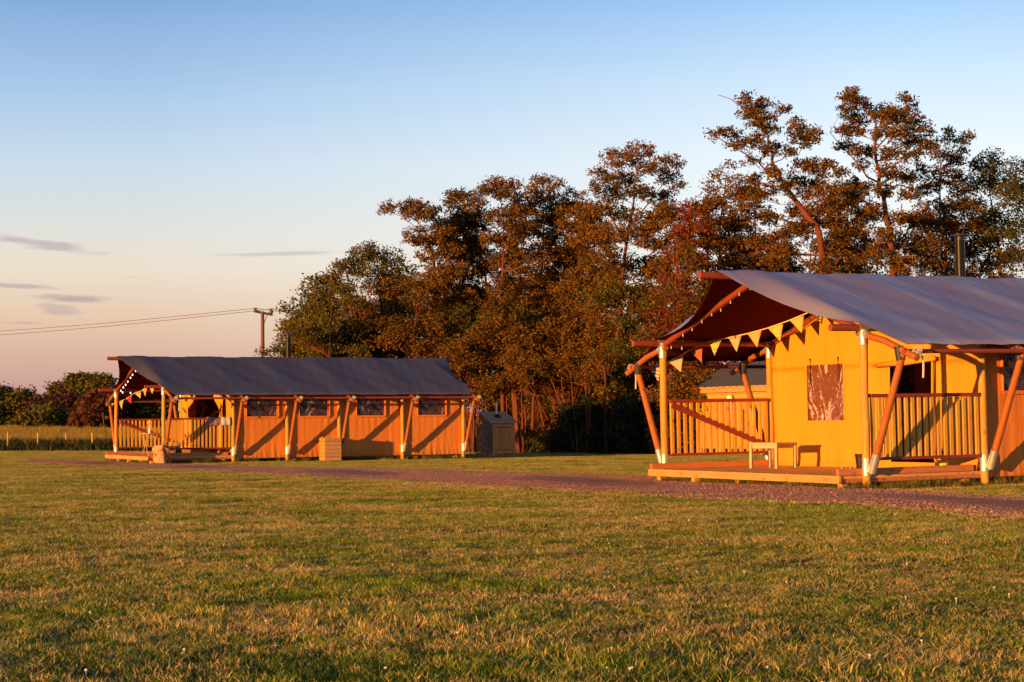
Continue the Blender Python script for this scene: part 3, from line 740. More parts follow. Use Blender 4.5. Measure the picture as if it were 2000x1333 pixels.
        for side in (0, 1):
            f = (lambda v: v) if side == 0 else (lambda v: TW-v)
            mb = MB(); mb.tube([(s, f(2.72), 3.04), (s, f(1.4), 2.60), (s, f(0.02), 2.13)], .052, 12); rf = mb.build('rafter', REDP, root, smooth='auto')
            for q in (0.75, 1.35, 1.95):
                mb = MB(); c = Vector((s, f(q), 2.15+(3.07-2.15)*(q/2.7))); mb.tube([c+Vector((0, -.012 if side == 0 else .012, -.005)), c+Vector((0, .012 if side == 0 else -.012, .005))], .058, 12); mb.build('rafter_strap', STRAP, rf)
            mb = MB(); mb.tube([(s, f(.12), 2.10), (s, f(-.5), 1.95), (s, f(-1.19), 1.68)], .050, 12); mb.build('rafter_tail', BRACE, root, smooth='auto')
            mb = MB(); mb.tube([(s-.09, f(0.0), 2.165), (s+.09, f(0.0), 2.165)], .062, 14); mb.tube([(s, f(0.10), 2.15), (s, f(-.12), 2.05)], .058, 14)
            mb.build('joint_bracket', SILVER, root, smooth='auto')
            if side == 0 or i < 2:
                mb = MB(); c = Vector((s+.02, f(-1.14), 1.78))
                for k in range(3): mb.tube([c+Vector((.03*k, .07, .0)), c+Vector((.03*k, 0, .06)), c+Vector((.03*k, -.06, -.0)), c+Vector((.03*k, 0, -.05)), c+Vector((.03*k, .07, .0))], .010, 5)
                if i == 0: mb.tube([c+Vector((.1, 0, -.02)), c+Vector((.13, 0, -.18)), c+Vector((.12, .0, -.38))], .016, 6)
                mb.build('guy_rope', ROPE, root)
    for vv in (0, TW):
        mb = MB(); e = [-0.60, 2, 4, 6, 8, L+.55]; mb.tube([(u, vv, 2.165) for u in e], .054, 12); mb.build('side_beam', REDP, root, smooth='auto')
    mb = MB(); mb.tube([(u, TW/2, 3.13) for u in (-1.03, 3, 6, 9, L+1.02)], .058, 12); mb.build('ridge_pole', REDP, root, smooth='auto')
    for vv in (-.97, TW+.97):
        mb = MB(); mb.tube([(u, vv, 1.785+.006*math.sin(u)) for u in (-.06, 2.2, 4, 6, 8, L+.08)], .034, 10); mb.build('eave_pole', REDP, root, smooth='auto')
    # railings of the porch
    for side in (0, 1):
        vv = 0.0 if side == 0 else TW-0.04
        u0, u1 = 0.09, TS[1]-.09
        mb = MB(); n = 17 if side == 0 else 16
        for k in range(n):
            u = u0+.05+(u1-u0-.1)*k/(n-1); j_ = r2.uniform(-.006, .006)
            mb.bar((u+j_, vv, 0.255), (u+j_+r2.uniform(-.006, .006), vv, 1.135), 0.062, 0.045, (0, 1, 0))
        rl = mb.build('railing', PINE_Z, root, bevel=.004)
        mb = MB(); mb.bar((u0, vv, 1.165), (u1, vv, 1.165), 0.09, 0.055); mb.build('handrail', REDR, rl, bevel=.004)
        mb = MB(); mb.bar((u0, vv, 0.235), (u1, vv, 0.235), 0.075, 0.045); mb.build('bottom_rail', REDR, rl, bevel=.004)
        if side == 1: mb = MB(); mb.bar((u0+.02, vv-.045, 1.09), (u1-.1, vv-.045, 0.36), 0.03, 0.085); mb.build('diagonal_board', REDR, rl, bevel=.004)
    # deck
    mb = MB(); nb = 34
    for k in range(nb):
        v0_ = -.0+k*(5.35/nb); fu = -.50+.02*v0_
        mb.box((fu+.03, v0_+.004, -0.045), (TS[1]+.1, v0_+5.35/nb-.004, 0.0+r2.uniform(-.002, .002)))
    dk = mb.build('deck', DECK, root)
    mb = MB()
    mb.bar((-.50, -.02, -.052), (-.40, 5.37, -.052), 0.045, 0.115, (0, 0, 1)); mb.build('deck_fascia', PINE_Y, dk, bevel=.004)
    mb = MB()
    for q0, q1 in (((-.46, 0.065, 0.004), (2.1, 0.13, 0.10)), ((-.475, 0.025, -.105), (2.35, 0.063, 0.0)), ((-.40, 5.28, 0.004), (2.2, 5.34, 0.10))):
        mb = MB(); mb.box(q0, q1); mb.build('deck_kerb', KERB, dk, bevel=.004)
    for (u, v) in ((-.40, .12), (-.38, 1.35), (-.36, 2.8), (-.34, 4.1), (-.32, 5.2), (.9, .12), (1.9, .12), (.9, 5.2), (2.0, 5.2)):
        mb = MB(); mb.box((u, v-.05, -.22), (u+.11, v+.06, -.112 if u < 0 else -.108)); mb.build('deck_foot', PINE_Z, dk, bevel=.004)
    # sub-floor under the canvas room
    mb = MB(); mb.box((TS[1]+.12, 0.25, -0.10), (L-.05, TW-.25, -0.02))
    fp = mb.build('floor_platform', DECK, root)
    for s in np.arange(2.9, L, 1.45):
        for v in (.35, 5.1): mb = MB(); mb.box((s, v, -.28), (s+.12, v+.12, -.104)); mb.build('stump', PINE_Z, fp)
    # stove flue at the back
    c = xf(1876, 540, T, v=3.55) if near else xf(563, 700, T, v=3.55)
    tp_ = xf(1876, 458, T, v=3.55).z if near else xf(563, 653, T, v=3.55).z
    pr = 0.088
    mb = MB(); mb.tube([(c.x, c.y, 1.4), (c.x, c.y, tp_-.10)], pr, 20); pi = mb.build('stove_flue', BLACKM, root, smooth='auto')
    mb = MB(); mb.lathe((c.x, c.y, tp_-.10), [(.06, -.02), (.06, .07), (.165, .065), (.16, .085), (.0, .12)], 20); mb.build('rain_cap', DARKM, pi, smooth='auto')
    return T

TA = make_tent(4.714*1.1, 24.407*1.1, CAMZ-0.722*1.1, R(27.654), R(0.59), 'nearer safari tent at right with grey roof, tan walls and an open front porch', True)
TB = make_tent(-9.841*1.1, 51.575*1.1, CAMZ-0.848*1.1, R(27.365), R(0.196), 'farther long safari tent at left with grey roof and orange side walls', False)
#@@PROPS
def place(T, p): return T['M'] @ Vector(p)
# ---------------- bunting and light strings ----------------
def clothmat(name, c1, c2, kind, sc=30):
    m, t, b, o = mat(name)
    tcn = N('ShaderNodeTexCoord', t).outputs['Object']
    if kind == 'dots':
        v = N('ShaderNodeTexVoronoi', t); v.inputs['Scale'].default_value = sc; v.inputs['Randomness'].default_value = 0.15; t.links.new(tcn, v.inputs['Vector'])
        f = ramp(t, v.outputs['Distance'], [(0.28, (1, 1, 1, 1)), (0.36, (0, 0, 0, 1))])
    elif kind == 'floral':
        f = ramp(t, noise(t, sc, 3, 0.7), [(0.55, (0, 0, 0, 1)), (0.60, (1, 1, 1, 1))])
    elif kind == 'check':
        v = N('ShaderNodeTexChecker', t); v.inputs['Scale'].default_value = sc; t.links.new(tcn, v.inputs['Vector']); f = v.outputs['Fac']
    elif kind == 'stripe':
        v = N('ShaderNodeTexWave', t); v.bands_direction = 'DIAGONAL'; v.inputs['Scale'].default_value = sc; t.links.new(tcn, v.inputs['Vector'])
        f = ramp(t, v.outputs['Fac'], [(0.6, (0, 0, 0, 1)), (0.65, (1, 1, 1, 1))])
    else: f = noise(t, 8, 2)
    col = mixc(t, f, c4(c1), c4(c2)); t.links.new(col, b.inputs['Base Color']); b.inputs['Roughness'].default_value = 0.85
    tr = N('ShaderNodeBsdfTranslucent', t); t.links.new(col, tr.inputs[0]); mx = N('ShaderNodeMixShader', t); mx.inputs[0].default_value = 0.2
    t.links.new(b.outputs[0], mx.inputs[1]); t.links.new(tr.outputs[0], mx.inputs[2]); t.links.new(mx.outputs[0], o.inputs[0]); return m
CL = {'stripe': clothmat('striped_cloth', (0.75, 0.62, 0.48), (0.5, 0.08, 0.06), 'stripe', 9), 'cream': clothmat('cream_cloth', (0.62, 0.47, 0.30), (0.56, 0.42, 0.26), 'plain'),
      'red': clothmat('red_floral', (0.55, 0.14, 0.06), (0.30, 0.05, 0.03), 'floral', 14), 'yfl': clothmat('yellow_floral', (0.75, 0.60, 0.16), (0.35, 0.20, 0.05), 'floral', 26),
      'check': clothmat('orange_check', (0.70, 0.30, 0.08), (0.75, 0.55, 0.30), 'check', 44), 'yellow': clothmat('yellow_cloth', (0.72, 0.52, 0.14), (0.66, 0.46, 0.12), 'plain'),
      'ydot': clothmat('yellow_dots', (0.72, 0.52, 0.16), (0.5, 0.3, 0.1), 'dots', 45), 'dots': clothmat('dark_dots', (0.10, 0.07, 0.03), (0.75, 0.6, 0.3), 'dots', 22),
      'pink': clothmat('crimson_cloth', (0.60, 0.02, 0.06), (0.5, 0.02, 0.05), 'plain'), 'pale': clothmat('pale_stripe', (0.65, 0.55, 0.25), (0.4, 0.3, 0.1), 'stripe', 9)}
STRING = plain('bunting_tape', (0.68, 0.58, 0.32), 0.8)
def bunting(T, flags, path, uf, label):
    root = empty('bunting', T['M'] @ xf(*path[0], T, u=uf(path[0][0]))); tag(root, label, 'bunting')
    inv = root.location
    W3 = lambda px, py, du=0: (T['M'] @ xf(px, py, T, u=uf(px)+du)) - inv
    mb = MB(); mb.tube([W3(*p) for p in path], .010, 6); mb.build('tape', STRING, root)
    for a, b_, c, k in flags:
        A_, B_, C_ = W3(*a), W3(*b_), W3(*c, -0.02)
        mb = MB(); n = 6; k0 = 0
        nrm = (B_-A_).cross(C_-A_).normalized()
        for i in range(n+1):
            t_ = i/n; l = A_.lerp(C_, t_); r_ = B_.lerp(C_, t_)
            for j in range(5): p = l.lerp(r_, j/4); p = p+nrm*(0.012*math.sin(j*1.7+i*.9)*(1-t_)); mb.v.append(tuple(p))
        for i in range(n):
            for j in range(4): mb.f.append((i*5+j, i*5+j+1, i*5+j+6, i*5+j+5))
        f_ = mb.build('pennant', CL[k], root, smooth=True)
        sm = f_.modifiers.new('s', 'SOLIDIFY'); sm.thickness = 0.003
ua = lambda x: max(0.2, (1.24+.0042*(x-1480)))*1.1
bunting(TA, [((1266,718),(1292,712),(1286,745),'stripe'), ((1304,706),(1334,694),(1330,727),'cream'), ((1346,685),(1371,678),(1371,709),'red'), ((1384,668),(1409,663),(1396,695),'yfl'),
    ((1422,660),(1448,655),(1439,688),'cream'), ((1460,653),(1487,645),(1479,679),'check'), ((1500,642),(1529,633),(1524,667),'yfl'), ((1542,626),(1570,617),(1566,651),'yellow'), ((1583,611),(1609,612),(1606,635),'dots')],
    [(1250,716),(1266,717),(1292,712),(1320,700),(1346,685),(1384,668),(1422,660),(1460,652),(1500,641),(1542,626),(1583,609),(1604,603)], ua, 'string of patterned triangular flags across the porch of the nearer tent')
bunting(TB, [((231.5,786),(240.2,782.4),(238,800),'pale'), ((245.7,779.8),(256.7,771.9),(256.2,789),'pink'), ((261.4,768.3),(274.6,766.5),(274.6,778.5),'yellow'), ((277.7,760.5),(286.6,757),(284,774.6),'check'), ((293,760.4),(300,759),(297.7,770),'yellow'), ((217,789),(221,788),(219,793),'yellow')],
    [(214,791),(231,786),(245,780),(257,772),(262,768),(276,764),(287,757),(296,760),(306,757),(318,760)], lambda x: 0.35, 'short string of yellow, crimson and chequered flags on the farther tent')
def lights(T, pts, m, label, bs_=1.0):
    root = empty('string_lights', T['M'] @ xf(*pts[0], T, u=-.04)); inv = root.location; tag(root, label, 'string lights')
    P3 = [(T['M'] @ xf(*p, T, u=-.04))-inv for p in pts]
    mb = MB(); path = []
    for i, p in enumerate(P3[:-1]):
        q = P3[i+1]; path += [p+Vector((0, 0, .035)), (p+q)/2+Vector((0, 0, .015))]
    path.append(P3[-1]+Vector((0, 0, .035))); mb.tube(path, .005, 4); mb.build('wire', STRAP, root)
    for p in P3:
        mb = MB(); mb.lathe(p, [(0, -.026*bs_), (.014*bs_, -.021*bs_), (.020*bs_, -.004*bs_), (.016*bs_, .013*bs_), (.009, .022), (.009, .036)], 10); mb.build('bulb', m, root, smooth=True)
lights(TA, [(1465.7,565),(1444,576.6),(1426.8,592),(1408,607),(1390,616),(1371,630),(1352,645),(1334,656),(1332,682),(1311,680)], BULBD, 'string of small round bulbs under the front rafter of the nearer tent', .75)
lights(TB, [(265,725),(258.8,732.5),(255,738.3),(249.7,745.9),(245.4,752),(241,757.2),(236.2,763.5),(239.5,767),(255,768)], BULB, 'string of white bulbs under the front rafter of the farther tent', 1.15)

LG = [blades(70, 0.16, 0.06, 0.24, 0.007, 0.9, 400+i, 0, m=LONG) for i in range(4)]
lp_ = []
rq = random.Random(12)
for T_, u1_ in ((TA, 9.5), (TB, 10.3)):
    for _ in range(150): lp_.append(place(T_, (rq.uniform(-.5, u1_), rq.uniform(-.22, .35), 0)))
    for _ in range(60): lp_.append(place(T_, (rq.uniform(-.42, -.1), rq.uniform(0, 5.3)**1, 0)))
    for _ in range(40): lp_.append(place(T_, (rq.uniform(-.1, 1.6), rq.uniform(-.35, .1), 0)))
lp_ = np.array([(p.x, p.y) for p in lp_]); n = len(lp_); sz_ = (0.35+0.6*rng.random(n))[:, None]*np.ones((1, 3))
o = scatter('long_grass', LG, np.column_stack([lp_, gz(lp_[:, 0], lp_[:, 1])]), rng.random(n)*6.28, sz_, rng.integers(0, 4, n)); tag(o, 'long uncut grass growing under the edges of both decks', 'long grass', kind='stuff')
# low cream table
def put(name, T, p, label, cat, rz=0, group=None):
    o = empty(name, place(T, p)); o.rotation_euler = (0, 0, T['root'].rotation_euler.z+rz); tag(o, label, cat, group); return o
ct = (1.06*1.1, 3.58*1.1)
tb = put('side_table', TA, (ct[0], ct[1], 0.004), 'low square cream table on the deck of the nearer tent', 'table', R(18))
mb = MB(); mb.box((-.29, -.29, .395), (.29, .29, .43)); mb.build('tabletop', CREAMP, tb, bevel=.004)
mb = MB()
for s in (-1, 1): mb.box((-.25, s*.25-.009, .335), (.25, s*.25+.009, .394)); mb.box((s*.25-.009, -.24, .335), (s*.25+.009, .24, .394))
mb.build('apron', CREAMP, tb)
for sx in (-1, 1):
    for sy in (-1, 1):
        mb = MB(); mb.box((sx*.262-.024, sy*.262-.024, 0), (sx*.262+.024, sy*.262+.024, .3945)); mb.build('leg', CREAMP, tb, bevel=.003)
# bucket
BUCK = plain('dark_bucket_metal', (0.05, 0.03, 0.022), 0.35, 0.5, 0.1, 20)
bk = put('bucket', TA, (0.0, 0.135, 0.101), 'dark brown bucket on the deck kerb beside the front corner post of the nearer tent', 'bucket')
mb = MB(); mb.lathe((0, 0, 0), [(0, 0), (.060, 0), (.063, .015), (.084, .20), (.090, .205), (.090, .213), (.080, .21), (.060, .02), (0, .02)], 24); mb.build('pail', BUCK, bk, smooth='auto')
mb = MB(); mb.tube([(.088*math.cos(a_), .088*math.sin(a_)*.25-.06, .205-.06*math.sin(a_)) for a_ in [math.pi*k/10 for k in range(11)]], .004, 6); mb.build('handle', DARKM, bk)
bw0 = None
for k, (px, lb) in enumerate(((1645, 'small metal bowl nearest the corner on the deck kerb of the nearer tent'), (1661, 'small metal bowl beside the post on the deck kerb of the nearer tent'))):
    p = xf(px, 916, TA, v=0.10); b_ = put('metal_bowl', TA, (p.x, .098, .101), lb, 'bowl', group='small metal bowls on the deck kerb')
    mb = MB(); mb.lathe((0, 0, 0), [(0, .0), (.032, .0), (.045, .03), (.05, .032), (.043, .026), (.03, .008), (0, .008)], 16); mb.build('bowl', SILVER, b_, smooth='auto')
# potted plant in yellow pot
YP = plain('yellow_pot_glaze', (0.75, 0.55, 0.06), 0.35)
pt = put('potted_plant', TA, (1.80, .42, 0.004), 'small leafy plant in a bright yellow pot behind the railing of the nearer tent', 'potted plant')
mb = MB(); mb.lathe((0, 0, 0), [(0, 0), (.07, 0), (.092, .16), (.098, .165), (.088, .16), (0, .15)], 18); mb.build('pot', YP, pt, smooth='auto')
mb = MB(); rr = random.Random(4)
for k in range(46):
    a_ = rr.uniform(0, 6.28); r_ = rr.uniform(.02, .13); z_ = rr.uniform(.17, .30); e = Vector((r_*math.cos(a_), r_*math.sin(a_), z_)); dv = Vector((math.cos(a_), math.sin(a_), rr.uniform(-.3, .8)))*.06; sd = Vector((-math.sin(a_), math.cos(a_), 0))*.018
    mb.add([e-dv*.2, e+dv*.5+sd, e+dv, e+dv*.5-sd], [(0, 1, 2, 3)])
mb.build('leaves', LEAFG, pt)
# red sideboard inside the nearer tent
REDB = plain('red_furniture', (0.24, 0.03, 0.02), 0.5)
sb_ = put('sideboard', TA, (3.9, 1.25, 0.0), 'dark red sideboard inside the open doorway of the nearer tent', 'sideboard')
mb = MB(); mb.box((-.22, -.75, .06), (.22, .75, 1.24)); mb.build('cabinet', REDB, sb_, bevel=.01)
for s in (-1, 1):
    mb = MB(); mb.box((-.24, s*.37-.34, .12), (-.222, s*.37+.34, 1.18)); dr = mb.build('door', REDB, sb_, bevel=.004)
    mb = MB(); mb.lathe((-.245, s*.08, .7), [(0, -.02), (.015, 0), (0, .02)], 8); mb.build('knob', SILVER, dr)

# things on the farther tent's porch
bt = put('bistro_table', TB, (0.75, 4.05, 0.004), 'round folding metal table on the porch of the farther tent', 'table')
mb = MB(); mb.lathe((0, 0, .68), [(0, 0), (.37, 0), (.38, .01), (.38, .022), (0, .025)], 28); mb.build('tabletop', CREAMP, bt, smooth='auto')
for s in (-1, 1):
    mb = MB()
    for q in (-.17, .17): mb.tube([(q*(1 if s > 0 else .9), -s*.36, .0), (q*(1 if s > 0 else .9), s*.26, .67)], .012, 6)
    mb.tube([(-.17, -s*.33, .04), (.17, -s*.33, .04)], .012, 6); mb.tube([(-.17, -s*.12, .27), (.17, -s*.12, .27)], .012, 6); mb.build('folding_leg', CREAMP, bt)
vz = put('flower_vase', TB, (0.70, 3.95, 0.712), 'glass jar of flowers standing on the round table of the farther tent', 'vase')
mb = MB(); mb.lathe((0, 0, 0), [(0, 0), (.05, 0), (.055, .02), (.055, .11), (.04, .14), (.042, .15)], 14); mb.build('jar', plain('jar_glass', (0.6, 0.6, 0.45), 0.1), vz, smooth=True)
mb = MB(); rr = random.Random(8)
FL = plain('flower_petal', (0.75, 0.6, 0.15), 0.7, var=.6, sc=40)
for k in range(9):
    a_ = rr.uniform(0, 6.28); e = Vector((.10*math.cos(a_)*rr.random(), .12*math.sin(a_)*rr.random(), rr.uniform(.22, .42))); mb.tube([(0, 0, .1), e], .004, 4); mb.lathe(e, [(0, -.02), (.03, -.01), (.034, .01), (0, .025)], 8)
mb.build('flowers', FL, vz)
btl = put('bottle', TB, (0.66, 3.80, 0.712), 'white bottle beside the flowers on the round table', 'bottle')
mb = MB(); mb.lathe((0, 0, 0), [(0, 0), (.035, 0), (.038, .02), (.038, .14), (.016, .19), (.016, .24), (0, .245)], 14); mb.build('glass', WHITEP, btl, smooth=True)
bo = put('fruit_bowl', TB, (0.78, 4.25, 0.712), 'red bowl at the left side of the round table', 'bowl')
mb = MB(); mb.lathe((0, 0, 0), [(0, 0), (.05, 0), (.11, .06), (.115, .065), (.1, .055), (0, .02)], 18); mb.build('bowl', plain('red_glaze', (0.45, 0.05, 0.03), 0.3), bo, smooth=True)
# patterned bag and basket at the deck corner
bg_ = put('beach_bag', TB, (-.22, -.44, -.185), 'red patterned cloth bag on the ground at the deck corner of the farther tent', 'bag', R(10))
PAT = clothmat('bag_pattern', (0.60, 0.34, 0.20), (0.36, 0.02, 0.015), 'floral', 5)
mb = MB()
mb.grid(lambda a_, t_: ((.17+.07*t_)*math.cos(a_)*(1+.16*math.sin(3*a_+t_*5)+.06*math.sin(7*a_+t_*9)), (.24+.08*t_)*math.sin(a_)*(1+.14*math.sin(4*a_+2+t_*3)), .48*t_+.07*math.sin(2*a_)*t_), [i*2*math.pi/28 for i in range(29)], [i/8 for i in range(9)])
mb.build('cloth_body', PAT, bg_, smooth=True)
mb = MB(); mb.tube([(.0, -.2, .42), (.02, -.12, .60), (.02, .12, .60), (0, .2, .42)], .014, 6); mb.build('handle', CL['red'], bg_)
mb = MB()
for k in range(6):
    a_ = k*1.1; mb.lathe((.08*math.cos(a_), .12*math.sin(a_), .40), [(0, .0), (.09, .02), (.10, .06), (.03, .12+.03*(k % 2)), (0, .13)], 10)
mb.build('contents', CL['red'], bg_, smooth=True)
for k, (px, lb) in enumerate(((324, 'short pale wooden peg standing right beside the patterned bag'), (331, 'short pale wooden peg one step right of the patterned bag'))):
    g_ = xf(px, 906, TB, v=-.30); o = put('wooden_peg', TB, (g_.x, -.30, -.2), lb, 'peg', group='short wooden pegs by the deck corner')
    mb = MB(); mb.tube([(0, 0, 0), (0.003, 0, .11), (0, 0, .20)], [.03, .03, .026], 8); mb.build('shaft', PINE_Z, o, smooth='auto')
sk_ = put('rucksack', TB, (.55, .35, 0.004), 'small dark blue rucksack on the porch behind the railing', 'rucksack')
mb = MB(); mb.lathe((0, 0, 0), [(0, 0), (.11, 0), (.14, .06), (.13, .2), (.09, .28), (.03, .31), (0, .31)], 14); mb.build('pack', plain('navy_cloth', (.03, .035, .07), .7), sk_, smooth=True)
mb = MB(); mb.tube([(-.03, 0, .3), (0, 0, .36), (.03, 0, .3)], .01, 6); mb.build('loop', STRAP, sk_)
bn = put('low_bench', TB, (1.35, 1.1, 0.004), 'low yellow plank bench on the porch of the farther tent', 'bench')
mb = MB(); mb.box((-.35, -.6, .20), (.35, .6, .24)); mb.build('seat', PINE_Y, bn, bevel=.004)
for s in (-1, 1): mb = MB(); mb.box((-.30, s*.5-.03, 0), (.30, s*.5+.03, .198)); mb.build('leg', PINE_Y, bn)
# towels on the railing
TW1 = clothmat('rose_towel', (0.45, 0.24, 0.22), (0.38, 0.19, 0.18), 'plain'); TW2 = clothmat('white_towel', (0.80, 0.76, 0.72), (0.72, 0.68, 0.66), 'plain')
for (a_, b_, hgt, m_, lb) in ((1.38, 1.80, .25, TW1, 'dusty rose towel hanging over the porch railing of the farther tent'), (1.82, 2.14, .25, TW2, 'white towel hanging over the porch railing of the farther tent')):
    root = put('towel', TB, (a_, 0, 1.20), lb, 'towel'); w_ = b_-a_
    mb = MB(); prof = [(-.062, -hgt), (-.060, -.14), (-.056, -.03), (-.03, .012), (.03, .012), (.056, -.03), (.060, -.16), (.060, -.2)]
    mb.grid(lambda q, i: (q+.01*math.sin(i), prof[int(i)][0]+.010*math.sin(q*34+i), prof[int(i)][1]), [k*w_/16 for k in range(17)], list(range(8)))
    mb.build('cloth', m_, root, smooth=True).modifiers.new('s', 'SOLIDIFY').thickness = .006

# slatted composter box beside the farther tent
p0 = xf(637, 899, TB, v=-.80)
cb = put('slatted_box', TB, (p0.x-.02, -.80, -.215), 'pale slatted timber box standing against the side wall of the farther tent', 'box')
mb = MB()
for k in range(6):
    z_ = .0+k*.122; mb.box((.0, -.0, z_), (.52, .024, z_+.112)); mb.box((.0, .46, z_), (.52, .484, z_+.112)); 
mb.build('front_slats', CRATEW, cb, bevel=.004)
mb = MB()
for k in range(6): z_ = .006+k*.122; mb.box((-.024, .0, z_), (-.002, .484, z_+.112)); mb.box((.522, .0, z_), (.544, .484, z_+.112))
mb.build('end_slats', PINE_Y, cb, bevel=.004)
mb = MB()
for q in ((.03, .05), (.45, .05), (.03, .40), (.45, .40)): mb.box((q[0], q[1], 0), (q[0]+.045, q[1]+.045, .76))
mb.build('corner_posts', PINE_Z, cb)

# timber cupboard with flue right of the farther tent
gp = ground_at(962, 893.5)
bs = empty('timber_cupboard', (gp.x, gp.y, gp.z), TB['root'].rotation_euler.z); tag(bs, 'small timber cupboard on legs with a boarded sloping roof, by the farther tent', 'cupboard')
Wd, Dp, Hf, Hb = 0.90, 0.85, 1.22, 1.55
mb = MB()
for k in range(13):
    z_ = .16+k*.092
    if z_+.08 > Hf: continue
    mb.bar((-.022, -.0, z_+.04), (-.022, Dp, z_+.04), .028, .070, (.35, 0, 1))
mb.add([(0, 0, Hf-.02), (0, Dp, Hf-.02), (0, Dp, Hb-.02), (.02, 0, Hf-.02), (.02, Dp, Hf-.02), (.02, Dp, Hb-.02)], [(0, 1, 2), (3, 5, 4), (0, 2, 5, 3)])
mb.box((.0, Dp-.02, .16), (Wd, Dp, Hb-.03)); mb.box((Wd-.02, .02, .16), (Wd, Dp-.02, Hf-.02)); mb.box((0, .02, .16), (Wd-.02, Dp-.02, .19)); mb.box((0.0, .02, .19), (.02, Dp-.02, Hf-.02))
mb.build('side_boards', GREYW, bs)
HW2 = wood('cupboard_board', (0.74, 0.32, 0.08), (0.34, 0.13, 0.03), 'z')
mb = MB()
for k in range(6): x_ = .10+k*.128; mb.box((x_, -.012, .27), (x_+.118, .016, Hf-.16))
dr = mb.build('door', HW2, bs, bevel=.003)
mb = MB(); mb.box((.05, -.018, .45), (.09, -.002, .52)); mb.box((.05, -.018, .88), (.09, -.002, .95)); mb.build('hinge', DARKM, dr)
mb = MB(); mb.box((0, -.02, .0), (.085, .04, Hf-.03)); mb.box((Wd-.075, -.02, .0), (Wd, .04, Hf-.03)); mb.box((.087, -.018, .16), (Wd-.077, .03, .255)); mb.box((.087, -.018, Hf-.14), (Wd-.077, .03, Hf-.03))
mb.box((0, Dp-.08, 0), (.08, Dp-.022, .158)); mb.box((Wd-.1, Dp-.08, 0), (Wd-.02, Dp-.022, .158)); mb.build('frame', HW2, bs, bevel=.003)
mb = MB()
for k in range(7):
    t_ = k/7; y0 = -.14+t_*(Dp+.2); z0 = Hf-.04+t_*(Hb-Hf+.10)+.02; y1 = y0+.165; z1 = z0+.055
    mb.bar((-.12, (y0+y1)/2, (z0+z1)/2+.02), (Wd+.09, (y0+y1)/2, (z0+z1)/2+.02), .165, .022, (0, -.3, 1))
mb.build('roof_boards', wood('roof_board_timber', (0.62, 0.40, 0.22), (0.36, 0.21, 0.11), 'x'), bs, bevel=.004)  # boards coloured paler to paint in the sky light on the roof
mb = MB(); mb.tube([(.42, .5, Hf+.1), (.42, .5, Hb+.42)], .035, 10); mb.build('flue', SILVER, bs, smooth='auto')
mb = MB(); mb.lathe((.42, .42, Hf+.17), [(.15, .0), (.14, .06), (.06, .16), (.035, .17)], 12); mb.build('flashing', DARKM, bs)
# dark slatted screen left of the cupboard
gp2 = ground_at(931, 895)
sc = empty('slatted_screen', (gp2.x, gp2.y, gp2.z), R(4)); tag(sc, 'dark grey slatted timber screen left of the small cupboard', 'screen')
mb = MB()
for k in range(12): mb.bar((0, 0, .06+k*.095), (.40, .0, .06+k*.095), .02, .068)
mb.build('slats', GREYW, sc, bevel=.003)
mb = MB(); mb.box((.0, .012, 0), (.05, .06, 1.15)); mb.box((.35, .012, 0), (.40, .06, 1.15)); mb.build('uprights', GREYW, sc)

# shed behind the nearer tent
gh = ground_at(1366, 888.5)
HY = gh.y
hut = empty('shed', (gh.x, gh.y, gh.z), TA['root'].rotation_euler.z); tag(hut, 'yellow timber shed with grey corrugated roof seen through the porch of the nearer tent', 'shed')
# local: face along -v (towards the camera), depth along +u
HL, HD = 5.3, 3.2
k_ = (F/HY); he = (888.5-764)/k_; hr_ = (888.5-708)/k_
mb = MB()
for k in range(int(HL/.15)): v_ = -k*.15; mb.box((0, v_-.146, .28), (.03, v_, he-.32))
for k in range(2): mb.box((-.012, -HL, he-.31+k*.15), (.03, 0, he-.17+k*.15))
mb.box((.03, -HL, .28), (HD, -HL+.03, he)); mb.box((.03, -.03, .28), (HD, 0, he)); mb.box((HD-.03, -HL+.03, .28), (HD, -.03, he)); mb.box((.03, -HL+.03, .24), (HD-.03, -.03, .28))
mb.add([(.03, 0, he), (HD, 0, he), (HD/2, 0, hr_-.08)], [(0, 1, 2)]); mb.add([(.03, -HL, he), (HD, -HL, he), (HD/2, -HL, hr_-.08)], [(0, 1, 2)])
mb.build('wall', HUTW, hut)
mb = MB()
for v_ in np.linspace(-.06, -HL+.06, 9):
    mb.box((.02, v_-.05, 0), (.12, v_+.05, .239)); mb.box((HD-.12, v_-.05, 0), (HD-.02, v_+.05, .239))
mb.build('leg_post', HUTW, hut)
mb = MB(); mb.box((-.22, -HL-.12, he-.10), (-.18, .16, he+.12)); mb.build('eave_board', PINE_Y, hut, bevel=.004)
CORR = plain('corrugated_sheet', (0.085, 0.09, 0.12), 0.5, 0.3, 0, 3, .25)
mb = MB(); nn = 240
mb.grid(lambda v_, t_: ((-.24+(HD/2+.24)*t_), v_, he+.06+(hr_-he-.06)*t_+.045*math.sin(v_*2*math.pi/.42)), list(np.linspace(.16, -HL-.14, nn)), [0, .5, 1])
mb.grid(lambda v_, t_: (HD/2+(HD/2+.24)*t_, v_, hr_-(hr_-he-.06)*t_+.045*math.sin(v_*2*math.pi/.42)), list(np.linspace(.16, -HL-.14, nn)), [0, .5, 1])
mb.build('roof', CORR, hut, smooth=True)
mb = MB(); vq = -1.62*1.3
mb.tube([(-.16, vq-.2, .9), (-.18, vq-.25, 1.6), (-.14, vq-.2, he-.40)], .035, 8); mb.tube([(-.16, vq-.9, .6), (-.18, vq-.9, 1.7)], .04, 8)
mb.lathe((-.16, vq-.2, he-.40), [(.04, -.05), (.04, 0), (.11, .05), (.12, .12), (.07, .20), (0, .22)], 14); mb.build('vent_pipe', WHITEP, hut, smooth=True)

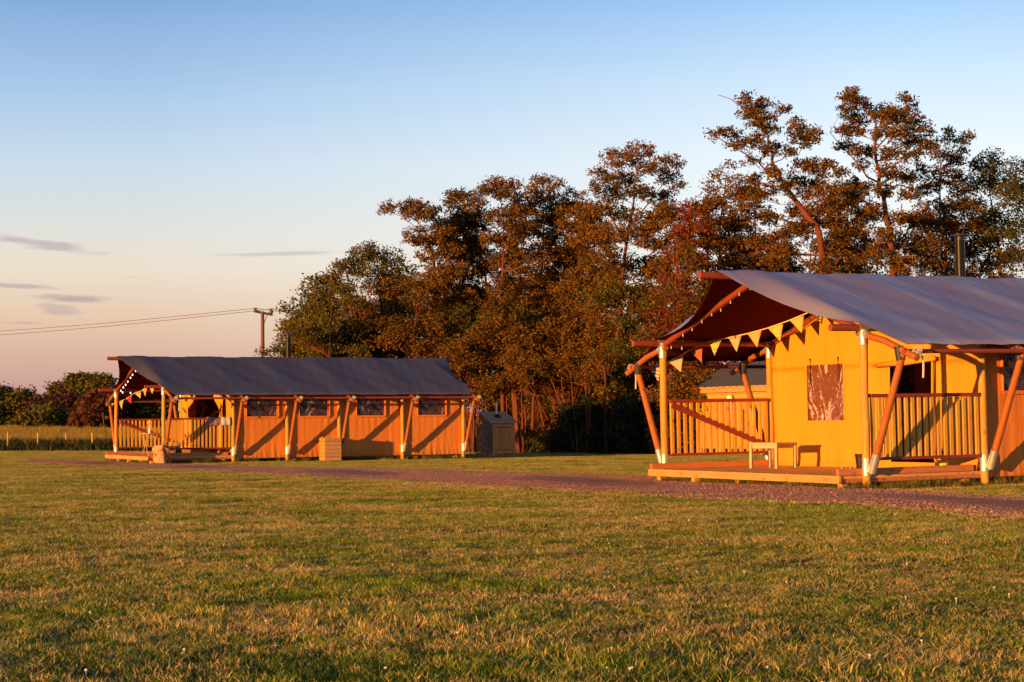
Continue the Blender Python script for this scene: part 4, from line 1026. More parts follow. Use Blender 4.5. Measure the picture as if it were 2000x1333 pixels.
# ---------------- power pole and wires ----------------
pY = 105.0
pb = at(513, 700, pY); top_ = at(512.5, 612, pY)
pz = float(gz(pb.x, pY))
pl = empty('utility_pole', (pb.x, pY, pz)); tag(pl, 'brown wooden utility pole rising behind the roof of the farther tent', 'utility pole')
H_ = top_.z-pz+.1
mb = MB(); mb.tube([(0, 0, 0), (0, 0, H_*.5), (0.0, 0, H_)], [.14, .12, .10], 14); mb.build('pole', wood('creosoted_pole', (0.20, 0.055, 0.02), (0.10, 0.028, 0.012), 'z'), pl, smooth='auto')
e1 = at(498, 608.5, pY+1.0)-pl.location; e2 = at(531, 615, pY-1.0)-pl.location
mb = MB(); mb.bar(e1, e2, .12, .13); mb.tube([e1.lerp(e2, .75), (0.05, 0, e2.z-.55)], .02, 6); mb.build('crossarm', DARKM, pl)
ins = []
for e, tpx in ((e1+(e2-e1)*.03, (499.5, 600.5)), (e2-(e2-e1)*.03, (530.5, 606))):
    tz = at(*tpx, pY).z-pl.location.z
    mb = MB(); mb.tube([e, (e.x, e.y, tz-.15)], .025, 6); mb.lathe((e.x, e.y, tz-.22), [(.03, -.02), (.11, .0), (.12, .12), (.06, .17), (.06, .2), (.14, .21), (.14, .24), (0, .25)], 12); mb.build('insulator', DARKM, pl); ins.append(Vector((e.x, e.y, tz))+pl.location)
for k, (A0, pxl, pyl, pxr, pyr, lb) in enumerate(((ins[0], -330, 657, 640, 612, 'upper thin power line running left from the utility pole'), (ins[1], -330, 667, 640, 614, 'lower thin power line running left from the utility pole'))):
    Lf = at(pxl, pyl, 150); Rt = at(pxr, pyr, 92)
    pts = [Lf.lerp(A0, i/14)+Vector((0, 0, -.42*math.sin(math.pi*i/14))) for i in range(15)]+[A0.lerp(Rt, i/6)+Vector((0, 0, -.1*math.sin(math.pi*i/6))) for i in range(1, 7)]
    mb = MB(); mb.tube([p-pts[14] for p in pts], .016, 5)
    o = mb.build('power_line', plain('cable_%s' % ('upper' if k == 0 else 'lower'), (0.12, 0.08, 0.08), 0.6), None); o.location = pts[14]; tag(o, lb, 'power line')

# fence posts of the field
fposts = [(15, 845), (73.5, 845), (128.5, 846), (180, 846)]
lbs = ['pale fence post at the field edge, leftmost of the four', 'pale fence post at the field edge, second from the left', 'pale fence post at the field edge, third from the left', 'pale fence post at the field edge, rightmost and beside the leaning stake']
first = None
for k, (px, py) in enumerate(fposts):
    yf = field_edge(at(px, py, 98).x)-0.1; p = at(px, py, yf); z_ = float(gz(p.x, yf))
    mb = MB(); h_ = p.z-z_; mb.tube([(0, 0, 0), (.01, 0, h_*.6), (.0, 0, h_-.02), (0, 0, h_)], [.042, .042, .040, .034], 8)
    o = mb.build('fence_post', PINE_Z, None, smooth='auto'); o.location = (p.x, yf, z_); tag(o, lbs[k], 'fence post', 'fence posts along the tall field')
a_ = at(200, 808, 80); b_ = ground_at(208, 874); mb = MB(); mb.tube([(0, 0, 0), (a_-b_)*.5+Vector((.03, 0, 0)), (a_-b_)], [.035, .03, .02], 6)
o = mb.build('leaning_stake', PINE_Z, None, smooth='auto'); o.location = b_; tag(o, 'thin pale leaning stake in the grass left of the farther tent', 'stake')
#@@TREES
# ---------------- trees ----------------
def leaves(C, n_per, spread, size, tint0, r, flat=0.8):
    """diamond leaves around cluster centres C (m,3)"""
    m_ = len(C)*n_per
    c = np.repeat(C, n_per, 0); t0 = np.repeat(tint0, n_per)
    off = r.normal(0, 1, (m_, 3)); off /= np.linalg.norm(off, axis=1)[:, None]+1e-9
    off *= (r.random(m_)**0.6*np.repeat(.6+.8*r.random(len(C)), n_per))[:, None]*spread*1.12; off[:, 2] *= flat
    p = c+off
    ax = r.normal(0, 1, (m_, 3)); ax[:, 2] *= 0.7; ax /= np.linalg.norm(ax, axis=1)[:, None]
    b = r.normal(0, 1, (m_, 3)); b -= ax*(b*ax).sum(1)[:, None]; b /= np.linalg.norm(b, axis=1)[:, None]
    s = size*(0.6+0.8*r.random(m_)); l = s[:, None]; w = (s*0.62)[:, None]
    V = np.stack([p-ax*l*.5, p+b*w*.5-ax*l*.05, p+ax*l*.5, p-b*w*.5-ax*l*.05], 1).reshape(-1, 3)
    tint = np.repeat(np.clip(t0+r.normal(0, .16, m_), 0, 1), 4)
    return V, tint
DN = 2.6
def edge_shift(px): return 13.5-10.5*min(1, max(0, (px-1075)/215))
def tree(name, label, cat, Y, trunk, rad, clumps, lm, bark, leaf=0.115, n_per=26, dens=1.0, spread=0.30, seed=1, depth=1.5, limbs=True, extra=(), twig_p=0.55, group=None, base=None):
    r = np.random.default_rng(seed); rr = random.Random(seed)
    if 60 < Y < 90: Y += edge_shift(trunk[0][0])          # the edge of the wood runs away to the left
    k = F/Y; rad = rad*(0.62 if name not in ('sapling', 'bare_tree') else 1.0); extra = [(e[0], e[1]*.6) for e in extra]
    T = [at(px, py, Y) for px, py in trunk]
    # lean of the stem in depth, so that it is not flat
    for i, p in enumerate(T):
        if i: p.y += 0.5*math.sin(i*1.7+seed)
    bx = T[0].x; T[0].z = float(gz(bx, Y))-.1 if base is None else base
    O = Vector((T[0].x, T[0].y, T[0].z)); root = empty(name, O); tag(root, label, cat, group)
    pts = [p-O for p in T]
    fine = []
    for i in range(len(pts)-1):
        for j in range(3):
            q = pts[i].lerp(pts[i+1], j/3); 
            if i or j: q = q+Vector((rr.uniform(-1, 1), rr.uniform(-1, 1), 0))*rad*0.35
            fine.append(q)
    fine.append(pts[-1]); nf = len(fine)
    rads = [max(0.02, rad*(1-0.88*(i/(nf-1))**0.9)) for i in range(nf)]
    tb_ = MB(); tb_.tube(fine, rads, 9)
    ex = []
    for e in extra:
        q = [at(px, py, Y)-O for px, py in e[0]]; m_ = len(q)
        for i in range(1, m_): q[i].y += 0.3*math.sin(i*2.1+seed)
        tb_.tube(q, [max(.012, e[1]*(1-.8*i/(m_-1))) for i in range(m_)], 7); ex += [(a, e[1]*.5) for a in q]
    skel = [(fine[i], rads[i]) for i in range(nf)]+ex
    CC = []; TT = []; br = MB()
    for ci, (cx, cy, rx, ry) in enumerate(clumps):
        c = at(cx, cy, Y)-O; ax_, az_ = rx/k, ry/k; ay_ = min(depth, (ax_+az_)*.5*1.1); c.y += rr.uniform(-.8, .8)*depth
        n = max(5, int(DN*dens*ax_*(az_*.65+ay_*.35)*math.pi/(spread*spread)*1.25))
        u = r.normal(0, 1, (n, 3)); u /= np.linalg.norm(u, axis=1)[:, None]; u *= (r.random(n)**0.45*(1+.5*np.abs(r.normal(0, .6, n))))[:, None]
        q = np.array(c)+u*np.array([ax_, ay_, az_]); CC.append(q); TT.append(np.clip(0.5+r.normal(0, .13)+r.normal(0, .15, n), 0, 1))
        if limbs:
            # limb from the nearest lower part of the skeleton to the clump
            best = min(skel, key=lambda s: (s[0]-c).length+max(0, (s[0].z-c.z+.3))*2.5)
            a0 = best[0]; mid = a0.lerp(c, .5)+Vector((rr.uniform(-.1, .1), rr.uniform(-.2, .2), -.10*(c-a0).length*rr.uniform(.2, 1.2)))
            r0 = max(.012, min(best[1]*.45, .045, .012+.02*(c-a0).length)); lp = [a0, a0.lerp(mid, .5), mid, mid.lerp(c, .55)+Vector((0, 0, .03)), c]
            br.tube(lp, [r0, r0*.85, r0*.65, r0*.45, r0*.25], 5, caps=False)
            for qi in q:
                if rr.random() < twig_p:
                    s0 = lp[rr.choice((2, 3, 4))]; e = Vector(qi); m2 = s0.lerp(e, .5)+Vector((rr.uniform(-.05, .05), 0, rr.uniform(-.08, .04)))
                    br.tube([s0, m2, e], [.014, .010, .005], 3, caps=False)
    tk = tb_.build('trunk', bark, root, smooth=True)
    if br.v: br.build('branches', bark, root, smooth=True)
    if n_per:
        CC = np.concatenate(CC); TT = np.concatenate(TT)
        V, tint = leaves(CC, int(n_per*.8), spread, leaf*.9, TT, r)
        kk = np.arange(len(V)//4)*4
        npmesh('crown', V, [np.stack([kk, kk+1, kk+2, kk+3], -1)], lm, tint, parent=root)
    return root
def fill(x0, x1, y0, y1, n, rx, ry, seed):
    q = random.Random(seed); return [(q.uniform(x0, x1), q.uniform(y0, y1), rx*q.uniform(.75, 1.3), ry*q.uniform(.75, 1.3)) for _ in range(n)]
BR = 760   # below this row the undergrowth takes over
tree('sycamore_tree', 'dense rounded green tree nearest to the utility pole, ending the wood', 'tree', 70, [(628, 884), (632, 720), (640, 620), (655, 560)], .22,
    [(520,690,14,6),(552,672,22,14),(574,634,20,22),(556,606,7,7),(602,602,28,28),(618,566,30,24),(650,545,30,24),(585,650,40,34),(632,610,40,36),(620,668,46,36),(670,660,40,34),(565,690,26,12),(660,600,26,30),(640,720,60,40)],
    LEAFG, BARK, seed=21, n_per=32, spread=.30, leaf=.14, depth=1.6)
tree('sycamore_tree', 'broad green tree standing behind the bare red branches left of the wood', 'tree', 73, [(752, 884), (748, 720), (742, 600), (735, 510)], .24,
    [(705,500,24,16),(728,492,26,18),(757,505,30,20),(700,528,34,20),(745,545,32,30),(775,545,32,28),(770,590,40,32),(752,640,48,38),(800,600,38,36),(800,660,40,38),(730,690,50,30),(690,655,26,34),(672,520,18,10),(760,730,60,34)],
    LEAFG, BARK, seed=22, n_per=32, spread=.30, leaf=.13, depth=1.6)
def dead(label, seed, Y, trunk, rad, extra, n=60, xr=(655, 745), yr=(530, 630)):
    root = tree('bare_tree', label, 'tree', Y, trunk, rad, [], None, BARKR, seed=seed, n_per=0, extra=extra)
    n2 = n
    q = random.Random(seed); O = root.location; mb = MB(); Y += edge_shift(trunk[0][0]); src = [at(*p, Y)-O for e in extra for p in e[0]]+[at(*p, Y)-O for p in trunk[1:]]
    for _ in range(n):
        s = q.choice(src); e = at(q.uniform(*xr), q.uniform(*yr), Y+q.uniform(-.5, .5))-O
        if (e-s).length > .75: e = s+(e-s).normalized()*q.uniform(.35, .75)
        e.z = max(e.z, s.z+.05); m_ = s.lerp(e, .5)+Vector((q.uniform(-.1, .1), 0, -.05)); mb.tube([s, m_, e], [.014, .010, .005], 4, caps=False); src.append(e) if q.random() < .5 else None
    mb.build('twigs', BARKR, root); return root
dead('bare red barked tree with a fan of leafless twigs near the left of the wood', 41, 68.5, [(712, 884), (706, 700), (705, 640), (702, 600), (694, 560)], .07,
    [([(706,650),(714,610),(722,580),(728,560)], .05), ([(705,640),(688,600),(672,566),(652,538)], .05), ([(702,610),(690,580),(676,560)], .04), ([(706,635),(725,606),(738,588)], .035), ([(708,650),(730,628),(742,612)], .03), ([(704,640),(690,622),(684,600)], .03)], 150)
tree('alder_tree', 'slender tree with a long branch reaching left against the sky', 'tree', 70, [(872, 884), (862, 700), (851, 560), (846, 500), (832, 455), (812, 430), (788, 415)], .14,
    [(752,408,14,7),(768,409,12,6),(790,408,14,9),(806,402,16,10),(820,410,18,12),(808,424,16,9),(835,425,20,14),(850,412,14,8),(858,440,20,14),(795,457,10,6),(806,474,18,8),(830,470,22,12),(826,452,16,8),(850,466,24,14),(872,455,20,12),(842,500,28,12),(880,490,24,14),(868,525,36,16),(900,530,26,12),(850,560,40,26),(890,580,40,26),(820,560,30,24),(850,620,50,34),(880,670,46,36)],
    LEAF, BARKR, seed=23, spread=.21, n_per=24, leaf=.12, extra=[([(832,455),(806,440),(790,425),(765,416),(745,410)], .035), ([(846,500),(820,480),(800,468)], .03), ([(846,480),(862,450),(858,420)], .03)], dens=.9)
tree('alder_tree', 'tree with two open tiers of foliage, right of the long reaching branch', 'tree', 72, [(962, 884), (958, 700), (952, 600), (945, 520), (935, 470), (925, 430)], .17,
    [(885,378,14,8),(902,383,20,10),(880,395,18,10),(925,392,24,14),(900,408,24,14),(938,412,24,14),(910,430,30,12),(880,440,18,8),(946,440,20,10),(905,455,26,10),(890,482,20,8),(925,480,24,12),(900,505,24,9),(940,520,22,12),(915,540,28,12),(930,575,40,24),(900,610,44,30),(960,630,40,34),(930,680,50,36)],
    LEAF, BARK, seed=24, spread=.21, n_per=24, dens=.9, extra=[([(945,520),(925,485),(905,460)], .05), ([(935,470),(915,430),(895,405)], .04)])
tree('alder_tree', 'tall narrow tree with a flat topped crown, left of centre in the wood', 'tree', 69, [(985, 884), (978, 700), (978, 600), (982, 500), (985, 420), (972, 375)], .17,
    [(965,360,14,9),(982,358,18,11),(1003,368,16,9),(945,376,16,9),(965,380,22,12),(990,385,22,12),(1012,390,14,9),(1000,408,26,12),(972,425,24,14),(1000,440,26,12),(1020,455,22,12),(965,470,24,14),(1000,480,26,14),(975,510,26,14),(1010,525,24,14),(985,560,36,20),(1000,600,38,28),(970,640,40,30),(1010,680,40,34)],
    LEAF, BARKR, seed=25, spread=.22, n_per=24, dens=.95, extra=[([(982,470),(960,430),(940,420)], .05), ([(984,450),(1005,410),(1015,392)], .04)])
tree('alder_tree', 'reddish crowned straight trunked tree between the flat topped and the pointed crowns', 'tree', 71, [(1066, 884), (1062, 700), (1055, 560), (1060, 460), (1062, 380)], .20,
    [(1040,362,14,8),(1062,356,20,10),(1082,368,18,11),(1045,380,24,14),(1075,392,26,14),(1100,380,10,6),(1035,410,24,14),(1070,420,30,16),(1095,430,22,14),(1040,450,30,16),(1080,465,32,18),(1050,500,36,20),(1090,515,32,20),(1060,550,40,26),(1035,590,40,28),(1090,600,42,32),(1060,650,48,34),(1040,700,46,34)],
    LEAF, BARKR, seed=26, spread=.23, n_per=25, dens=1)
tree('alder_tree', 'small pointed crown between two taller trees in the middle of the wood', 'tree', 73, [(1128, 884), (1128, 600), (1130, 470), (1128, 390)], .14,
    [(1115,366,7,7),(1130,380,14,8),(1112,392,18,10),(1140,400,18,10),(1122,415,26,12),(1110,445,28,16),(1140,450,28,18),(1120,490,34,22),(1140,540,38,26),(1110,570,36,26),(1130,620,44,32),(1120,680,46,36)],
    LEAF, BARK, seed=27, spread=.23, n_per=25)
tree('alder_tree', 'tallest tree of the middle of the wood with a broad open crown', 'tree', 68, [(1196, 884), (1200, 720), (1212, 600), (1225, 480), (1236, 400), (1246, 320)], .24,
    [(1235,285,12,7),(1250,290,18,9),(1215,295,16,8),(1190,302,16,8),(1270,300,16,10),(1300,312,20,10),(1322,322,14,8),(1240,312,24,12),(1200,322,24,10),(1165,338,18,8),(1185,350,26,10),(1225,345,28,14),(1270,335,28,14),(1305,345,24,12),(1325,362,16,9),(1160,372,18,9),(1200,380,30,14),(1250,380,32,14),(1295,385,28,14),(1175,410,30,14),(1225,420,34,16),(1280,425,32,16),(1315,410,18,10),(1160,450,30,16),(1205,460,34,18),(1255,470,34,18),(1300,475,28,16),(1180,505,36,20),(1230,520,38,22),(1285,525,34,22),(1200,570,44,28),(1260,590,42,30),(1180,630,44,34),(1240,660,46,36),(1200,715,50,34)],
    LEAF, BARKR, seed=28, spread=.23, n_per=25, dens=.92, extra=[([(1225,480),(1195,430),(1180,380),(1175,350)], .08), ([(1232,440),(1265,400),(1295,360)], .07)])
tree('alder_tree', 'red leaved tree just left of the ridge tip of the nearer tent', 'tree', 70, [(1330, 884), (1335, 700), (1338, 560), (1345, 460), (1350, 400)], .15,
    [(1352,395,16,9),(1335,412,16,9),(1368,410,16,9),(1345,432,24,14),(1320,450,20,14),(1372,448,20,12),(1340,475,28,16),(1315,505,26,18),(1362,500,24,16),(1330,545,32,22),(1300,570,30,24),(1345,590,34,26),(1310,630,40,30),(1350,650,34,28),(1290,680,40,30)],
    LEAFR, BARKR, seed=29, spread=.22, n_per=20, dens=.7)
tree('alder_tree', 'thin leaved tree behind the ridge tip of the nearer tent', 'tree', 72, [(1412, 884), (1408, 600), (1406, 480), (1410, 400), (1416, 350)], .13,
    [(1418,332,14,8),(1400,345,18,10),(1432,352,18,10),(1390,365,18,10),(1415,372,24,12),(1440,390,20,10),(1395,400,22,12),(1425,415,20,10),(1450,430,20,10),(1385,440,22,12),(1440,470,26,12),(1400,490,26,14),(1450,510,28,12),(1395,540,34,22),(1430,580,40,26)],
    LEAF, BARKR, seed=30, spread=.21, n_per=19, dens=.62, extra=[([(1408,500),(1440,450),(1470,420)], .05), ([(1408,520),(1390,470),(1372,430)], .05)])
tree('alder_tree', 'leaning tall tree with a bare twig at its top, left of the two tallest', 'tree', 66, [(1640, 884), (1622, 620), (1608, 520), (1598, 460), (1570, 410), (1535, 360), (1510, 320), (1495, 270), (1478, 220)], .30,
    [(1460,192,14,7),(1480,196,18,10),(1500,200,14,8),(1440,205,10,6),(1470,215,24,12),(1496,226,20,12),(1455,232,16,8),(1480,245,22,12),(1505,255,18,12),(1530,212,14,5),(1542,208,8,5),(1392,262,12,6),(1410,260,18,7),(1432,262,16,8),(1450,275,18,9),(1430,285,16,7),(1475,275,20,12),(1520,285,18,12),(1550,240,16,9),(1565,255,18,11),(1582,268,14,12),(1550,275,22,12),(1572,288,18,10),(1540,300,16,9),(1490,300,18,10),(1465,315,16,8),(1560,320,18,8),(1585,325,24,14),(1610,315,22,12),(1555,345,22,12),(1600,350,28,14),(1632,340,18,12),(1500,345,22,12),(1475,345,20,10),(1520,372,24,12),(1580,380,26,12),(1620,380,26,14),(1480,385,24,12),(1455,400,18,10),(1555,410,18,10),(1640,410,22,12),(1600,430,22,10),(1545,450,26,12),(1500,430,22,10),(1630,460,26,14),(1480,470,24,12),(1540,490,28,14),(1650,505,28,14),(1510,515,26,12),(1590,520,22,12),(1560,560,40,24),(1640,570,40,26)],
    LEAF, BARKR, seed=31, spread=.19, n_per=20, dens=.85, twig_p=.6, extra=[([(1535,360),(1500,335),(1480,318),(1455,302),(1425,280),(1395,266)], .07), ([(1478,222),(1450,205),(1425,195),(1402,187)], .035), ([(1540,350),(1552,320),(1565,290)], .05), ([(1598,440),(1572,425),(1566,400)], .09), ([(1590,420),(1605,380),(1610,350)], .05), ([(1480,250),(1500,230),(1530,215)], .03)])
tree('alder_tree', 'tallest tree of the wood, behind the roof of the nearer tent', 'tree', 67, [(1758, 884), (1745, 620), (1738, 500), (1730, 430), (1722, 360), (1712, 290), (1708, 240), (1680, 190)], .26,
    [(1668,175,10,6),(1678,182,14,8),(1655,188,14,8),(1645,200,12,7),(1665,205,20,10),(1690,200,16,9),(1640,222,12,6),(1660,228,18,10),(1690,222,20,12),(1715,208,18,9),(1735,205,14,7),(1762,192,14,6),(1785,188,10,5),(1750,212,24,12),(1780,210,20,11),(1800,222,14,9),(1720,232,24,12),(1755,236,24,12),(1790,242,20,11),(1812,255,16,9),(1650,248,16,8),(1680,252,24,12),(1715,262,24,12),(1750,268,26,13),(1785,272,24,12),(1660,278,20,10),(1700,290,24,12),(1738,300,26,12),(1775,305,24,12),(1805,290,18,10),(1665,300,14,8),(1690,318,18,8),(1760,335,26,12),(1720,335,18,8),(1790,345,22,12),(1740,370,22,10),(1770,385,24,12),(1690,370,18,9),(1660,385,22,12),(1700,410,22,10),(1760,430,24,10),(1720,460,24,12),(1680,450,22,12),(1780,465,24,12),(1700,500,28,14),(1750,515,30,14),(1670,540,30,16),(1720,570,40,26)],
    LEAF, BARKR, seed=32, spread=.19, n_per=20, dens=.9, twig_p=.6, extra=[([(1722,360),(1695,345),(1670,318),(1645,285),(1622,258)], .075), ([(1728,430),(1700,400),(1692,340)], .06), ([(1735,440),(1770,420),(1800,395)], .05), ([(1712,290),(1740,260),(1770,225)], .06), ([(1708,240),(1700,215),(1672,185)], .05)])
tree('alder_tree', 'open tree right of the tallest tree with its crown stepping down', 'tree', 71, [(1852, 884), (1848, 620), (1842, 500), (1838, 420), (1840, 330)], .20,
    [(1845,258,14,6),(1860,262,14,7),(1830,275,18,9),(1858,282,20,10),(1884,272,12,8),(1888,290,10,8),(1835,300,24,12),(1868,308,22,12),(1815,325,20,11),(1850,332,26,12),(1880,340,20,12),(1830,360,26,12),(1865,372,24,12),(1800,372,20,11),(1845,400,26,12),(1880,410,22,12),(1815,420,24,12),(1860,440,24,12),(1830,470,26,14),(1880,480,26,12),(1800,500,26,12),(1850,520,30,14),(1890,540,26,14),(1830,570,40,24)],
    LEAF, BARKR, seed=33, spread=.21, n_per=21, dens=.85, extra=[([(1840,440),(1862,410),(1905,395)], .05), ([(1842,500),(1800,450),(1780,410)], .06), ([(1842,480),(1880,455),(1920,445)], .05)])
tree('sycamore_tree', 'dense dark tree at the right edge behind the stove flue', 'tree', 72, [(1955, 884), (1950, 600), (1948, 480), (1940, 380)], .24,
    [(1922,312,20,8),(1905,320,20,10),(1945,318,20,10),(1925,335,30,14),(1960,345,30,16),(1900,355,28,14),(1935,370,36,18),(1970,385,34,20),(1905,395,32,16),(1940,415,36,18),(1980,430,32,20),(1910,440,34,16),(1950,460,36,20),(1915,485,34,16),(1975,500,34,18),(1935,520,34,14),(1950,560,50,26)],
    LEAFG, BARK, seed=34, spread=.26, n_per=26, dens=.9)
tree('sycamore_tree', 'darkest tree cut off by the right edge of the picture', 'tree', 69, [(2020, 884), (2015, 600), (2010, 420)], .24,
    [(1975,325,16,9),(1990,335,18,11),(2012,325,20,12),(1992,360,26,18),(2020,370,30,22),(1998,400,26,20),(2025,430,30,26),(2000,450,24,18),(2015,500,34,30),(2030,360,30,30)],
    LEAFD, BARK, seed=35, spread=.28, n_per=26)
#@@BACKROW
# second row, closing the wood behind
for k, (x0, x1, y0, y1, lb) in enumerate(((690, 800, 560, 800, 'shaded tree deep in the wood behind the bare red branches'), (800, 930, 600, 800, 'shaded tree deep in the wood behind the reaching branch'),
        (930, 1060, 580, 800, 'shaded tree deep in the wood behind the flat topped tree'), (1050, 1180, 560, 800, 'shaded tree deep in the wood behind the pointed crown'),
        (1170, 1300, 560, 800, 'shaded tree deep in the wood behind the tallest middle tree'), (1290, 1410, 600, 800, 'shaded tree deep in the wood behind the ridge tip of the nearer tent'))):
    tree('alder_tree', lb, 'tree', 78+k % 2*2, [((x0+x1)/2, 884), ((x0+x1)/2, 750), ((x0+x1)/2+6, y0)], .2, fill(x0, x1, y0, y1-30, 16, 34, 32, 60+k), LEAF, BARKR, seed=70+k, spread=.36, n_per=26, leaf=.16, twig_p=.15)
for k, (x0, x1, lb) in enumerate(((548, 650, 'low shaded tree behind the middle of the roof of the farther tent'), (640, 770, 'low shaded tree behind the right half of the roof of the farther tent'), (1400, 1540, 'low shaded tree behind the front end of the roof of the nearer tent'), (1540, 1700, 'low shaded tree behind the middle of the nearer roof'), (1700, 1860, 'low shaded tree behind the roof left of the stove flue'), (1860, 2010, 'low shaded tree behind the roof right of the stove flue'))):
    y0 = 690 if k < 2 else 560
    tree('alder_tree', lb, 'tree', 76, [((x0+x1)/2, 884), ((x0+x1)/2, y0+60), ((x0+x1)/2, y0)], .14, fill(x0, x1, y0+10, 850, 18, 30, 26, 90+k), LEAFG, BARK, seed=95+k, spread=.34, n_per=22, leaf=.15, twig_p=.2)
for k, (x0, x1, y0, lb) in enumerate(((1365, 1450, 400, 'middle height tree right behind the front of the nearer roof'), (1450, 1545, 420, 'middle height tree left of the leaning tree stem'), (1540, 1630, 400, 'middle height tree around the leaning tree stem'),
        (1620, 1710, 380, 'middle height tree between the leaning and the tallest tree'), (1700, 1800, 390, 'middle height tree around the tallest tree stem'), (1790, 1880, 400, 'middle height tree left of the stove flue top'), (1880, 1980, 430, 'middle height tree right of the stove flue top'))):
    q_ = random.Random(200+k); cl = [(q_.uniform(x0, x1), y0+(600-y0)*q_.random()**.8, q_.uniform(18, 32), q_.uniform(8, 16)) for _ in range(26)]
    tree('alder_tree', lb, 'tree', 73+k % 2, [((x0+x1)/2, 884), ((x0+x1)/2-8, 620), ((x0+x1)/2, 520), ((x0+x1)/2+8, y0+10)], .15, cl, LEAF, BARKR, seed=210+k, spread=.23, n_per=22, dens=.72, twig_p=.5)
for k, (x0, x1, y0, y1, lb) in enumerate(((590, 700, 560, 800, 'leafy tree in the front of the wood below the bare red branches'), (760, 860, 560, 800, 'leafy tree in front of the stem of the reaching tree'), (850, 950, 590, 800, 'leafy tree above the right end of the farther roof'),
        (950, 1070, 600, 790, 'leafy tree above the small timber cupboard'), (1060, 1180, 540, 780, 'leafy tree in front of the pointed crown'), (1170, 1290, 560, 780, 'leafy tree in front of the tallest middle tree'), (1260, 1370, 470, 780, 'leafy tree left of the gable of the nearer roof'))):
    tree('alder_tree', lb, 'tree', 66.5+k % 3, [((x0+x1)/2, 884), ((x0+x1)/2-6, 760), ((x0+x1)/2+6, y0+20)], .13, fill(x0, x1, y0, y1, 20, 26, 15, 230+k), LEAFG if k in (0, 2, 3, 5) else LEAF, BARKR, seed=240+k, spread=.25, n_per=22, dens=.75, twig_p=.3)
for k, (xc, w_, y0, y1, lb) in enumerate(((905, 45, 420, 600, 'crown filling the gap left of the flat topped tree'), (1015, 42, 405, 600, 'crown filling the gap right of the flat topped tree'), (1100, 42, 400, 580, 'crown just left of the pointed crown'), (1158, 40, 400, 560, 'crown just left of the tallest middle tree'),
        (1300, 48, 395, 600, 'crown just right of the tallest middle tree'), (1375, 45, 385, 600, 'crown between the red leaved tree and the thin leaved tree'), (1470, 50, 365, 560, 'crown below the long left limb of the leaning tree'), (1655, 45, 350, 540, 'crown between the leaning tree and the tallest tree'))):
    q_ = random.Random(400+k); cl = []
    for _ in range(24):
        y_ = y0+(y1-y0)*q_.random(); f_ = min(1, .35+(y_-y0)/70)
        cl.append((xc+q_.uniform(-w_, w_)*f_, y_, q_.uniform(15, 28), q_.uniform(8, 14)))
    tree('alder_tree', lb, 'tree', 72.5+k % 2, [(xc, 884), (xc-6, 640), (xc+4, 500), (xc, y0+8)], .15, cl, LEAF, BARKR, seed=410+k, spread=.21, n_per=22, dens=.75, twig_p=.5)
# lower storey of the wood: saplings with bright stems
sl = random.Random(77)
stems = [(905, 884, 880, 720), (930, 884, 905, 700), (918, 884, 893, 690), (1015, 884, 1003, 690), (1022, 884, 1018, 720), (1040, 884, 1046, 750), (1130, 770, 1112, 710), (1148, 770, 1140, 720), (1152, 775, 1150, 718), (1185, 765, 1182, 705), (962, 884, 940, 760), (985, 884, 990, 740), (1075, 884, 1035, 720), (1095, 884, 1030, 745), (1125, 884, 1060, 700), (1070, 870, 1095, 745)]
where = ['by the end of the farther tent', 'second from the farther tent', 'forked beside the farther tent', 'behind the small timber cupboard', 'right of the small timber cupboard', 'a little right of the cupboard', 'above the dark bushes at centre', 'thin and paired above the dark bushes', 'thin and straight above the dark bushes', 'highest above the dark bushes', 'behind the slatted screen', 'behind the cupboard roof', 'leaning left over the dark bushes', 'leaning steeply left near the ground', 'leaning farthest left across the undergrowth', 'leaning right beside the leaning ones']
for i, (xb, yb, xt, yt) in enumerate(stems):
    cl = [(xt+sl.uniform(-24, 24), yt+sl.uniform(-16, 26), sl.uniform(14, 26), sl.uniform(9, 16)) for _ in range(4)]
    tree('sapling', 'slender orange stemmed sapling '+where[i], 'sapling', 64.2+sl.uniform(-.6, .6), [(xb, 884), ((xb*2+xt)/3+sl.uniform(-4, 4), 884+(yt-884)*.4), (xt, yt)], .07+.04*(i in (3, 5)), cl, LEAF, BARKR, seed=120+i, spread=.20, n_per=16, dens=.7, leaf=.11)
tree('alder_tree', 'stout red trunked tree standing right behind the small timber cupboard', 'tree', 64.6, [(1012, 884), (1006, 780), (998, 700), (985, 660), (960, 600)], .22,
    [(985,640,40,26),(1020,670,40,26),(960,690,36,22),(1030,720,36,24),(970,600,36,22),(940,660,30,22)], LEAF, BARKR, seed=140, spread=.23, n_per=24)
tree('alder_tree', 'short forked red trunked tree at the centre of the undergrowth', 'tree', 64.8, [(1038, 884), (1040, 800), (1046, 750), (1050, 715)], .15,
    [(1050,700,34,22),(1080,720,34,22),(1100,690,36,24),(1140,690,36,24),(1180,680,36,24)], LEAF, BARKR, seed=141, spread=.23, n_per=24)
